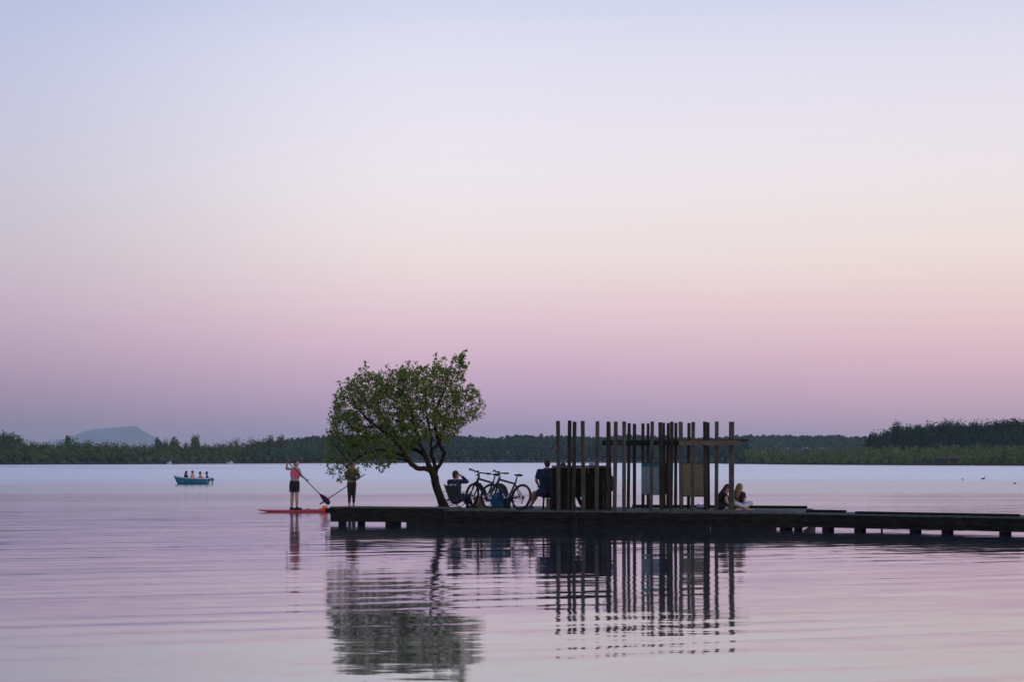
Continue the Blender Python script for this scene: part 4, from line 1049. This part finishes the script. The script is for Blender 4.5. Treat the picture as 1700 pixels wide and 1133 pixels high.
# --- bicycles
def bicycle(rear, front_dir, label, fm, steer=0.0, lean=0.0, bag=None):
    f = Vector(front_dir).normalized(); rear = Vector(rear); rear.z = ZD
    t = thing('bicycle', label, 'bicycle', rear + f * .55, 'bicycles parked on the platform')
    l = Vector((-f.y, f.x, 0))
    Q = Matrix.Translation(rear) @ Matrix((f, l, Vector((0, 0, 1)))).transposed().to_4x4() @ Matrix.Rotation(lean, 4, 'X')
    r = .345
    def wheel(q, c):
        rim = MB(q); n = 32
        pts = [(c[0] + math.cos(2 * math.pi * k / n) * (r - .045), c[1], c[2] + math.sin(2 * math.pi * k / n) * (r - .045)) for k in range(n + 1)]
        rim.tube(pts, .013, 6, cap=False); rim.tube([(c[0], c[1] - .05, c[2]), (c[0], c[1] + .05, c[2])], .025, 10)
        w = rim.build('wheel', M['metal'] if False else M['frame'], t, True)
        ty = MB(q); pts = [(c[0] + math.cos(2 * math.pi * k / n) * (r - .024), c[1], c[2] + math.sin(2 * math.pi * k / n) * (r - .024)) for k in range(n + 1)]
        ty.tube(pts, .034, 8, cap=False); ty.build('tyre', M['rubber'], w, True)
        sp = MB(q)
        for k in range(24):
            a = 2 * math.pi * k / 24; sg = -1 if k % 2 else 1; a2 = a + sg * .35
            sp.tube([(c[0] + math.cos(a2) * .022, c[1] + sg * .035, c[2] + math.sin(a2) * .022), (c[0] + math.cos(a) * (r - .05), c[1], c[2] + math.sin(a) * (r - .05))], .0022, 3, cap=False)
        sp.build('spokes', M['metal'], w)
        dk = MB(q); dk.tube([(c[0], c[1] + .058, c[2]), (c[0], c[1] + .062, c[2])], .085, 20); dk.build('brake_disc', M['metal'], w)
        return w
    wheel(Q, (0, 0, r))
    bb = (.46, 0, .30); st_ = (.27, 0, .74); hb = (.925, 0, .70); ht = (.875, 0, .86)
    fr = MB(Q)
    fr.caps(bb, hb, .056, .050, 10)                                   # fat down tube
    fr.caps(bb, st_, .030, .026, 8); fr.caps((.285, 0, .70), (.89, 0, .815), .027, .030, 8); fr.caps(hb, ht, .034, .032, 10)
    for sg in (-1, 1):
        fr.caps((bb[0] - .04, sg * .035, bb[2] + .01), (0, sg * .065, r), .018, .015, 6); fr.caps((.285, sg * .018, .69), (0, sg * .065, r), .014, .013, 6)
    fr.ell((.47, 0, .30), (.10, .055, .085)); fr.build('frame', fm, t, True)
    bt = MB(Q); d = Vector(hb) - Vector(bb); bt.caps(Vector(bb) + d * .28 + Vector((-.02, 0, .045)), Vector(bb) + d * .78 + Vector((-.02, 0, .045)), .046, .044, 8); bt.build('battery', M['black'], t, True)
    sp = MB(Q); sp.tube([st_, (.235, 0, .90)], .019, 8); sp.build('seat_post', M['frame'], t, True)
    sd = MB(Q); sd.ell((.155, 0, .935), (.11, .072, .034)); sd.caps((.20, 0, .935), (.34, 0, .935), .036, .020, 8); sd.solid('saddle', M['black'], t, .010)
    # fork, front wheel and bars turn together about the head tube
    hp = Vector((.875, 0, .86)); axs = (Vector(ht) - Vector(hb)).normalized()
    Q2 = Q @ Matrix.Translation(hp) @ Matrix.Rotation(steer, 4, axs) @ Matrix.Translation(-hp)
    wheel(Q2, (1.09, 0, r))
    fk = MB(Q2)
    fk.caps((.925, -.06, .69), (.925, .06, .69), .026, .026, 8)
    for sg in (-1, 1): fk.caps((.928, sg * .066, .69), (1.0, sg * .066, .50), .026, .024, 8); fk.caps((1.0, sg * .066, .50), (1.09, sg * .066, r), .020, .018, 8)
    fk.build('fork', M['frame'], t, True)
    hbm = MB(Q2); top = Vector((.862, 0, .90)); stem = Vector((.90, 0, .985)); hbm.tube([ht, top], .018, 8); hbm.tube([top, stem], .017, 8)
    pts = [stem + Vector((-.06 * abs(x) ** 1.3, x * .36, .035 * abs(x))) for x in (-1, -.8, -.5, -.15, 0, .15, .5, .6, 1)]
    hbm.tube(pts, .019, 8); h_ = hbm.build('handlebar', M['frame'], t, True)
    for sg in (-1, 1):
        g = MB(Q2); g.tube([stem + Vector((-.06 * abs(x) ** 1.3, sg * x * .36, .035 * x)) for x in (.68, .85, 1.0)], .023, 8); g.build('grip', M['rubber'], h_, True)
        br = MB(Q2); e0 = stem + Vector((-.03, sg * .225, .025)); br.tube([e0, e0 + Vector((.06, sg * .02, -.01)), e0 + Vector((.055, sg * .11, -.02))], .007, 5); br.ell(e0, (.03, .025, .02)); br.build('brake_lever', M['black'], h_, True)
    dp = MB(Q2); dp.box(stem + Vector((-.02, .06, .035)), (.05, .07, .02)); dp.ell(stem + Vector((.05, 0, -.06)), (.035, .035, .035)); dp.build('display_and_lamp', M['black'], h_)
    cb_ = MB(Q2); cb_.tube([stem + Vector((.02, .15, .01)), stem + Vector((.09, .06, -.05)), stem + Vector((.06, .02, -.22)), (.93, .03, .66)], .004, 4); cb_.build('cable', M['black'], h_)
    cr = MB(Q); cr.tube([(.46, -.066, .30), (.46, -.072, .30)], .095, 20); cr.build('chainring', M['frame'], t)
    for sg, a in ((-1, -.6), (1, 2.54)):
        e = (.46 + .165 * math.cos(a), sg * .095, .30 + .165 * math.sin(a)); c_ = MB(Q); c_.bar((.46, sg * .082, .30), e, .016, .026); k_ = c_.build('crank', M['metal'], t)
        p_ = MB(Q); p_.box((e[0], sg * .145, e[2]), (.09, .09, .022)); p_.build('pedal', M['black'], k_)
    ch = MB(Q); ch.tube([(.46, -.069, .395), (0, -.069, r + .04)], .006, 4); ch.tube([(.46, -.069, .205), (.03, -.069, r - .10), (0, -.069, r - .04)], .006, 4); ch.build('chain', M['black'], t)
    cs = MB(Q); cs.tube([(0, -.055, r), (0, -.078, r)], .05, 16); cs.build('cassette', M['metal'], t)
    dr = MB(Q); dr.caps((.0, -.09, r - .03), (.05, -.09, r - .16), .014, .014, 6); dr.build('derailleur', M['frame'], t, True)
    kd_ = MB(Q); kd_.tube([(.12, .07, .30), (.07, .07 + .2, .012 + math.tan(-lean) * 0)], .010, 6); kd_.build('kickstand', M['metal'], t)
    return t, Q
rearB = P(863, 847.3, 41.45); rearB.z = ZD
bikeB, QB = bicycle(rearB, Vector((-.76, .70, 0)), 'dark electric bicycle standing in front, its rear wheel and saddle in full view', M['frame2'], steer=R(10), lean=R(10))
rearA = P(826, 845, 42.6); rearA.z = ZD
bikeA, QA = bicycle(rearA, Vector((-.72, .74, 0)), 'black electric bicycle behind the other one, its front wheel next to the camp chair', M['frame'], steer=R(-12), lean=R(8))
def soft_bag(name, label, c, size, m, yaw=0.0, lumps=6, seed=1, extra=None):
    rb = random.Random(seed); base = Vector(c); t = thing(name, label, 'bag', base); q = Matrix.Translation(base) @ Matrix.Rotation(yaw, 4, 'Z')
    mb = MB(q); sx, sy, sz = size
    mb.box((0, 0, sz * .42), (sx * .84, sy * .8, sz * .78))
    for k in range(lumps): mb.ell((rb.uniform(-.25, .25) * sx, rb.uniform(-.22, .22) * sy, sz * rb.uniform(.3, .75)), (sx * rb.uniform(.25, .33), sy * rb.uniform(.3, .38), sz * rb.uniform(.22, .3)))
    mb.ell((0, 0, sz * .8), (sx * .36, sy * .36, sz * .2))
    mb.solid('bag_body', m, t, max(.012, sx * .04), 6)
    MB(q).tube([(-sx * .2, 0, sz * .9), (-sx * .12, 0, sz * 1.06), (sx * .12, 0, sz * 1.06), (sx * .2, 0, sz * .9)], .010, 6).build('strap', M['black'], t)
    p_ = MB(q); p_.box((0, -sy * .47, sz * .32), (sx * .55, sy * .14, sz * .36)); p_.solid('pocket', m, t, .014, 4)
    return t
def gz(px, D): v = P(px, 845, D); v.z = ZD; return v
soft_bag('pannier_bag', 'blue bag leaning against the front bicycle', gz(826, 42.05), (.36, .24, .46), M['bluebag'], .3, seed=3)
soft_bag('pannier_bag', 'small dark blue bag low between the bicycles, right of the bright blue one', gz(840.5, 42.25), (.26, .22, .30), M['navy'], -.2, seed=4)
soft_bag('backpack', 'tan rucksack on the deck behind the left bicycle wheel', gz(795, 43.6), (.32, .26, .34), M['tan'], .2, seed=5)

# --- man on the stool with his back turned
sc4 = 42.2 / F_PX
def at4(px, py, dy=0.0): return ((px - 906) * sc4, dy, (846.0 - py) * sc4)
b4 = P(906, 846, 42.2); b4.z = ZD
J = dict(pel=at4(907, 817), chest=at4(906.5, 793, .0), neck=at4(907.6, 778.5, .02), head=at4(908.4, 769.8, .06), shL=at4(895, 783, .02), elL=at4(890.2, 798.5, .02), wrL=at4(894.5, 807, .20), shR=at4(917, 782.5, .05), elR=at4(920, 799, .06), wrR=at4(913, 808, .24),
         hipL=at4(901, 818.5, .02), hipR=at4(909, 818.5, .10), knL=at4(886.5, 819.5, .10), knR=at4(893.5, 819.5, .28), anL=at4(874.5, 840.6, .02), anR=at4(881.5, 840.5, .22), toeL=(-.9, .3, 0), toeR=(-.85, .45, 0), curl=.6)
person('person', 'broad person in navy shirt seated on stool with back to the camera', b4, J, 'skin_tan', 'navy', 'shorts', ('hair_dark', 'short'), 'grey', face=(-.25, .95, -.1), sleeve=.8, bottom_len='short', thick=1.22)
def stool():
    c = b4 + Vector((.10, .05, 0)); t = thing('stool', 'small dark wooden stool under the person in the navy shirt', 'stool', c)
    zs = .315
    for k in range(3): MB().box(c + Vector((0, -.11 + .11 * k, zs)), (.40, .102, .035), jit=.003).build('seat_slat', M['wall'], t)
    for sx in (-1, 1):
        for sy in (-1, 1):
            MB().bar(c + Vector((sx * .17, sy * .13, 0)), c + Vector((sx * .15, sy * .11, zs - .02)), .045, .045, (0, 1, 0)).build('leg', M['wall'], t)
        MB().bar(c + Vector((sx * .16, -.11, .14)), c + Vector((sx * .16, .11, .14)), .025, .03).build('stretcher', M['wall'], t)
stool()
c = gz(916, 43.0); t = thing('cardboard_box', 'tan box with small holes on the deck beyond the stool', 'box', c)
MB().box(c + Vector((0, 0, .13)), (.30, .24, .26), jit=.006).build('box_body', M['cardboard'], t)
for sg in (-1, 1): MB().box(c + Vector((sg * .10, 0, .275)), (.16, .25, .012), Matrix.Rotation(sg * .5, 3, 'Y')).build('flap', M['cardboard'], t)
for k in range(3): MB().tube([c + Vector((-.03 + .05 * k, -.128, .07)), c + Vector((-.03 + .05 * k, -.121, .07))], .010, 8).build('hole', M['black'], t)

# --- two people behind the plank wall, only their heads show over it
def behind(px, ytop, D, label, hair, shirt, face, s=1.0, shoe='black', legx=.25):
    b = gz(px, D); zt = CAM_H - (ytop - HOR) * D / F_PX - ZD
    h = zt - .125; J = dict(pel=(0, 0, h - .72), chest=(0, 0, h - .36), neck=(0, 0, h - .15), head=(0, .0, h), shL=(-.18, 0, h - .22), elL=(-.22, .05, h - .46), wrL=(-.10, .25, h - .55), shR=(.18, 0, h - .22), elR=(.22, .05, h - .46), wrR=(.10, .25, h - .55),
             hipL=(-.09, .02, h - .74), hipR=(.09, .02, h - .74), knL=(-.08 + legx, .40, h - .68), knR=(.10 + legx, .38, h - .68), anL=(-.08 + legx * 1.6, .32, .075), anR=(.10 + legx * 1.6, .25, .075), toeL=(.6, .6, 0), toeR=(.8, .5, 0), curl=.6)
    person('person', label, b, J, 'skin', shirt, 'black', hair, shoe, face=face, sleeve=1.5, voxel=.012)
    st2 = thing('bench', 'low dark bench behind the plank wall under the person at pixel end' if False else ('low dark bench hidden behind the left half of the plank wall' if px < 950 else 'low dark bench hidden behind the right half of the plank wall'), 'bench', b + Vector((0, .05, 0)))
    zs = h - .72 - .12
    MB().box(b + Vector((0, .02, zs - .03)), (.5, .34, .05)).build('seat', M['wall'], st2)
    for sx in (-1, 1): MB().box(b + Vector((sx * .2, .02, (zs - .06) / 2)), (.06, .30, zs - .06)).build('leg', M['wall'], st2)
behind(935.5, 768.3, 42.0, 'dark haired person behind the plank wall, only the top of the head showing', ('hair_dark', 'short'), 'black', (.6, .8, 0), shoe='white')
behind(983, 768.0, 42.0, 'person in a mauve cap behind the plank wall', ('mauve', 'cap'), 'black', (.3, .95, 0), legx=-.1)
c = K(u_at(1014.5, .95), .95, 0); c.z = 0
zt = CAM_H - (783 - HOR) * c.y / F_PX; zb = CAM_H - (817 - HOR) * c.y / F_PX
t = thing('hanging_bag', 'dark bag hanging at the right end of the plank wall', 'bag', Vector((c.x, c.y, zb)))
mb = MB(); mb.ell((c.x, c.y, (zt + zb) / 2 - .05), (.085, .13, .22)); mb.ell((c.x, c.y, zb + .13), (.095, .14, .13)); mb.solid('bag_body', M['black'], t, .012, 3)
MB().tube([(c.x - .03, c.y - .05, zb + .36), (c.x - .02, c.y, zt + .08), (c.x - .03, c.y + .05, zb + .36)], .011, 6).build('strap', M['black'], t)

# --- two people sitting on the deck at the right end of the screen
sc5 = 41.3 / F_PX
def at5(px, py, dy=0.0): return ((px - 1200) * sc5, dy, (847.0 - py) * sc5)
b5 = gz(1200, 41.3)
J = dict(pel=at5(1194.5, 840, .05), chest=at5(1197, 826, .02), neck=at5(1202, 817.5, .0), head=at5(1207.4, 811, .0), shL=at5(1199, 820, .20), elL=at5(1207, 831, .24), wrL=at5(1216, 832, .2), shR=at5(1203, 821.5, -.17), elR=at5(1204.5, 833.0, -.22), wrR=at5(1209.5, 838.6, -.14),
         hipL=at5(1197, 841, .14), hipR=at5(1197, 841, -.06), knL=at5(1214, 826, .18), knR=at5(1213, 834, -.16), anL=at5(1211, 842.5, .24), anR=at5(1204, 842, -.20), toeL=(.95, .2, 0), toeR=(.8, -.5, 0), hdR=(.9, .1, .1), curl=.6)
person('person', 'person with dark hair and top bending forward by the thick end post', b5, J, 'skin', 'black', 'jean', ('hair_dark', 'long'), None, face=(.85, -.3, -.45), sleeve=.25, s=.95, group=None)
def at6(px, py, dy=0.0): return ((px - 1228) * sc6, dy, (847.0 - py) * sc6)
sc6 = 41.6 / F_PX; b6 = gz(1228, 41.6)
J = dict(pel=at6(1225.5, 839, .06), chest=at6(1227, 826, .03), neck=at6(1227.5, 817.4, .0), head=at6(1228, 810.6, -.0), shL=at6(1220.5, 820.5, .04), elL=at6(1219, 831, -.02), wrL=at6(1226, 836, -.2), shR=at6(1234, 820.5, .02), elR=at6(1235.5, 830.5, -.06), wrR=at6(1232.5, 838.0, -.24),
         hipL=at6(1222.5, 841, .04), hipR=at6(1229, 841, .04), knL=at6(1218, 836.5, -.36), knR=at6(1244, 835.5, -.28), anL=at6(1237, 843.0, -.42), anR=at6(1226, 843.0, -.36), toeL=(.8, -.2, 0), toeR=(-.8, -.3, 0), curl=.5)
person('person', 'person with long brown hair, black top and pale trousers sitting cross-legged', b6, J, 'skin', 'black', 'palejean', ('hair_brown', 'long'), None, face=(.75, .45, -.25), sleeve=.75, s=.95)
c = gz(1162.5, 42.2); t = thing('clothes_heap', 'crumpled mauve clothes heap on the deck under the tan board', 'clothes', c)
mb = MB(); rb = random.Random(2)
for k in range(9): mb.ell(c + Vector((rb.uniform(-.11, .11), rb.uniform(-.1, .1), rb.uniform(.03, .09))), (rb.uniform(.05, .08), rb.uniform(.05, .08), rb.uniform(.035, .06)))
mb.solid('heap', M['mauve'], t, .012, 1)
MB().tube([c + Vector((-.12, -.12, .02)), c + Vector((0, -.14, .05)), c + Vector((.12, -.1, .02))], .015, 6).build('sleeve', M['grey'], t, True)

# ------------------------------------------------------------------ boat with four people
DB = 112.0; scb = DB / F_PX
bc = P(322, 805, DB); bc.z = 0
boat = thing('motor_boat', 'small teal open boat with pale rim carrying four people', 'boat', bc)
def bx(px): return (px - 850) * scb
def hullmesh():
    stn = [(288.5, .05, .60), (292, .22, .56), (298, .42, .50), (308, .56, .45), (320, .62, .42), (332, .61, .40), (343, .55, .39), (346, .53, .39)]
    vo = []; fo = []
    for i, (px, w, zt) in enumerate(stn):
        x = bx(px); k = [(-w, zt), (-w * .90, .12), (-w * .55, -.12), (w * .55, -.12), (w * .90, .12), (w, zt)]
        xs = x + (.42 if i == 0 else (.24 if i == 1 else .08 if i == 2 else 0))
        for q, (y, z) in enumerate(k):
            vo.append((x if q in (0, 5) else (xs if q in (2, 3) else (x + xs) / 2), DB + y, z))
    n = len(stn)
    for i in range(n - 1):
        for q in range(5): fo.append((i * 6 + q, i * 6 + q + 1, i * 6 + 7 + q, i * 6 + 6 + q))
    fo.append(tuple(range(5, -1, -1))); fo.append(tuple((n - 1) * 6 + q for q in range(6)))
    mb = MB(); mb.add(vo, fo); mb.build('hull', M['hull'], boat)
    ins = MB(); vi = []; fi = []
    for i, (px, w, zt) in enumerate(stn[1:-1]):
        k_ = .97 if i > 1 else .9
        for y, z in ((-w * .93 * k_, zt - .01), (-w * .72 * k_, .16 + (.16 if i == 0 else 0)), (w * .72 * k_, .16 + (.16 if i == 0 else 0)), (w * .93 * k_, zt - .01)): vi.append((bx(px) + (.06 if i < 4 else -.03), DB + y, z))
    for i in range(len(stn) - 3):
        for q in range(3): fi.append((i * 4 + q, i * 4 + q + 1, i * 4 + 5 + q, i * 4 + 4 + q))
    ins.add(vi, fi); ins.build('inside_skin', M['inside'], boat)
    for sg in (-1, 1):
        MB().tube([(bx(px), DB + sg * w, zt + .01) for px, w, zt in stn], .032, 6).build('gunwale', M['gunwale'], boat, True)
    MB().tube([(bx(346), DB - .53, .40), (bx(346), DB + .53, .40)], .035, 6).build('transom_cap', M['gunwale'], boat)
    fd = MB(); fd.add([(bx(289.5), DB, .60), (bx(297), DB - .38, .50), (bx(299), DB, .54), (bx(297), DB + .38, .50)], [(0, 1, 2), (0, 2, 3)]); fd.build('foredeck', M['gunwale'], boat)
    MB().tube([(bx(291.5), DB - .15, .58), (bx(293), DB, .80), (bx(299), DB, .68)], .02, 6).build('bow_rail', M['gunwale'], boat)
    for px in (307, 319, 334, 343): MB().box((bx(px), DB, .20), (.22, 1.0, .04)).build('thwart', M['inside'], boat)
    md = MB(); md.box((bx(352.2), DB, .33), (.26, .20, .17)); md.ell((bx(352.2), DB, .40), (.12, .09, .06)); md.box((bx(352.4), DB, .08), (.11, .07, .5)); md.box((bx(349), DB, .30), (.22, .10, .10)); md.solid('outboard_motor', M['motor'], boat, .02, 3)
    MB().tube([(bx(351), DB, .42), (bx(347.5), DB + .05, .52)], .018, 6).build('tiller', M['black'], boat)
hullmesh()
def boat_person(px, ytop, label, shirt, hair, face, lean=0.0, vest=None, arm=1):
    b = Vector((bx(px), DB, .24)); zt = CAM_H - (ytop - HOR) * scb - .22; h = zt - .12
    f = Vector(face); f.z = 0; f.normalize(); sd = Vector((f.y, -f.x, 0))
    def v(a, l, z): return tuple(f * a + sd * l + Vector((0, 0, z)))
    J = dict(pel=v(0, 0, .10), chest=v(.03 + lean, 0, h - .33), neck=v(.04 + lean, 0, h - .15), head=v(.07 + lean, 0, h), shL=v(.03 + lean, -.18, h - .21), elL=v(.10, -.22, h - .44), wrL=v(.30, -.14, h - .44), shR=v(.03 + lean, .18, h - .21), elR=v(.10, .22, h - .44), wrR=v(.30, .14, h - .44),
             hipL=v(0, -.09, .09), hipR=v(0, .09, .09), knL=v(.36, -.11, .16), knR=v(.36, .11, .16), anL=v(.36, -.11, -.06), anR=v(.36, .11, -.06), toeL=tuple(f), toeR=tuple(f), curl=.6)
    t = person('person', label, b, J, 'skin_tan', shirt, 'black', hair, None, face=face, sleeve=1.5 if not vest else .8, voxel=.015, group='people riding in the teal boat')
    if vest:
        c_ = MB(); c_.caps(b + Vector(v(.03, 0, .16)), b + Vector(v(.03, 0, h - .30)), .165, .15, 10); c_.solid('life_vest', M[vest], t, .02, 2)
boat_person(308, 782.6, 'dark haired person in dark top seated at the boat\'s bow', 'black', ('hair_dark', 'long'), (1, -.2, 0))
boat_person(318.5, 782.4, 'person in a rose shirt, second from the bow of the boat', 'rose', ('hair_dark', 'short'), (1, -.25, 0))
boat_person(333.6, 784, 'person in mustard top and orange vest in the boat', 'mustard', ('hair_dark', 'short'), (-1, -.2, 0), vest='orange')
boat_person(344.6, 783.8, 'person in blue top seated at the stern of the boat', 'blue', ('hair_dark', 'short'), (-1, -.15, 0))

# ------------------------------------------------------------------ ducks far out on the right
def duck(px, py, label, s=1.0, face=1):
    s = s * .8; D = CAM_H * F_PX / (py - HOR); c = P(px, py, D); c.z = 0
    t = thing('duck', label, 'duck', c, 'ducks swimming on the right of the lake')
    mb = MB(); mb.ell(c + Vector((0, 0, .09 * s)), (.26 * s, .13 * s, .12 * s)); mb.caps(c + Vector((-.2 * s * face, 0, .12 * s)), c + Vector((-.32 * s * face, 0, .17 * s)), .06 * s, .02 * s, 8)
    mb.caps(c + Vector((.19 * s * face, 0, .12 * s)), c + Vector((.24 * s * face, 0, .27 * s)), .05 * s, .045 * s, 8); mb.ell(c + Vector((.26 * s * face, 0, .30 * s)), (.065 * s, .05 * s, .05 * s)); mb.solid('body', M['duck'], t, .02, 1)
    MB().caps(c + Vector((.31 * s * face, 0, .29 * s)), c + Vector((.38 * s * face, 0, .275 * s)), .018 * s, .012 * s, 6).build('bill', M['mustard'], t)
duck(1598, 797, 'leftmost of the three dark ducks on the lake at right', .5, -1)
duck(1632, 796.5, 'largest of the three dark ducks, the middle one', .8, 1)
duck(1685, 804, 'rightmost dark duck near the right edge of the lake', .5, -1)
duck(532, 773, 'tiny dark bird on the far water left of the tree', 1.2, 1)

# ------------------------------------------------------------------ haze
mz = bpy.data.materials.new('evening haze'); mz.use_nodes = True; nt = mz.node_tree; nt.nodes.remove(nt.nodes['Principled BSDF'])
pv = nt.nodes.new('ShaderNodeVolumePrincipled'); pv.inputs['Color'].default_value = (0.74, 0.90, 1.0, 1); pv.inputs['Density'].default_value = 7.5e-5
pv.inputs['Anisotropy'].default_value = 0.0
nt.links.new(pv.outputs[0], nt.nodes['Material Output'].inputs['Volume'])
hz = MB().box((0, 6000, 124), (30000, 14600, 252)).build('haze', mz, kind='stuff'); tag(hz, 'thin blue evening haze over the lake', 'haze')
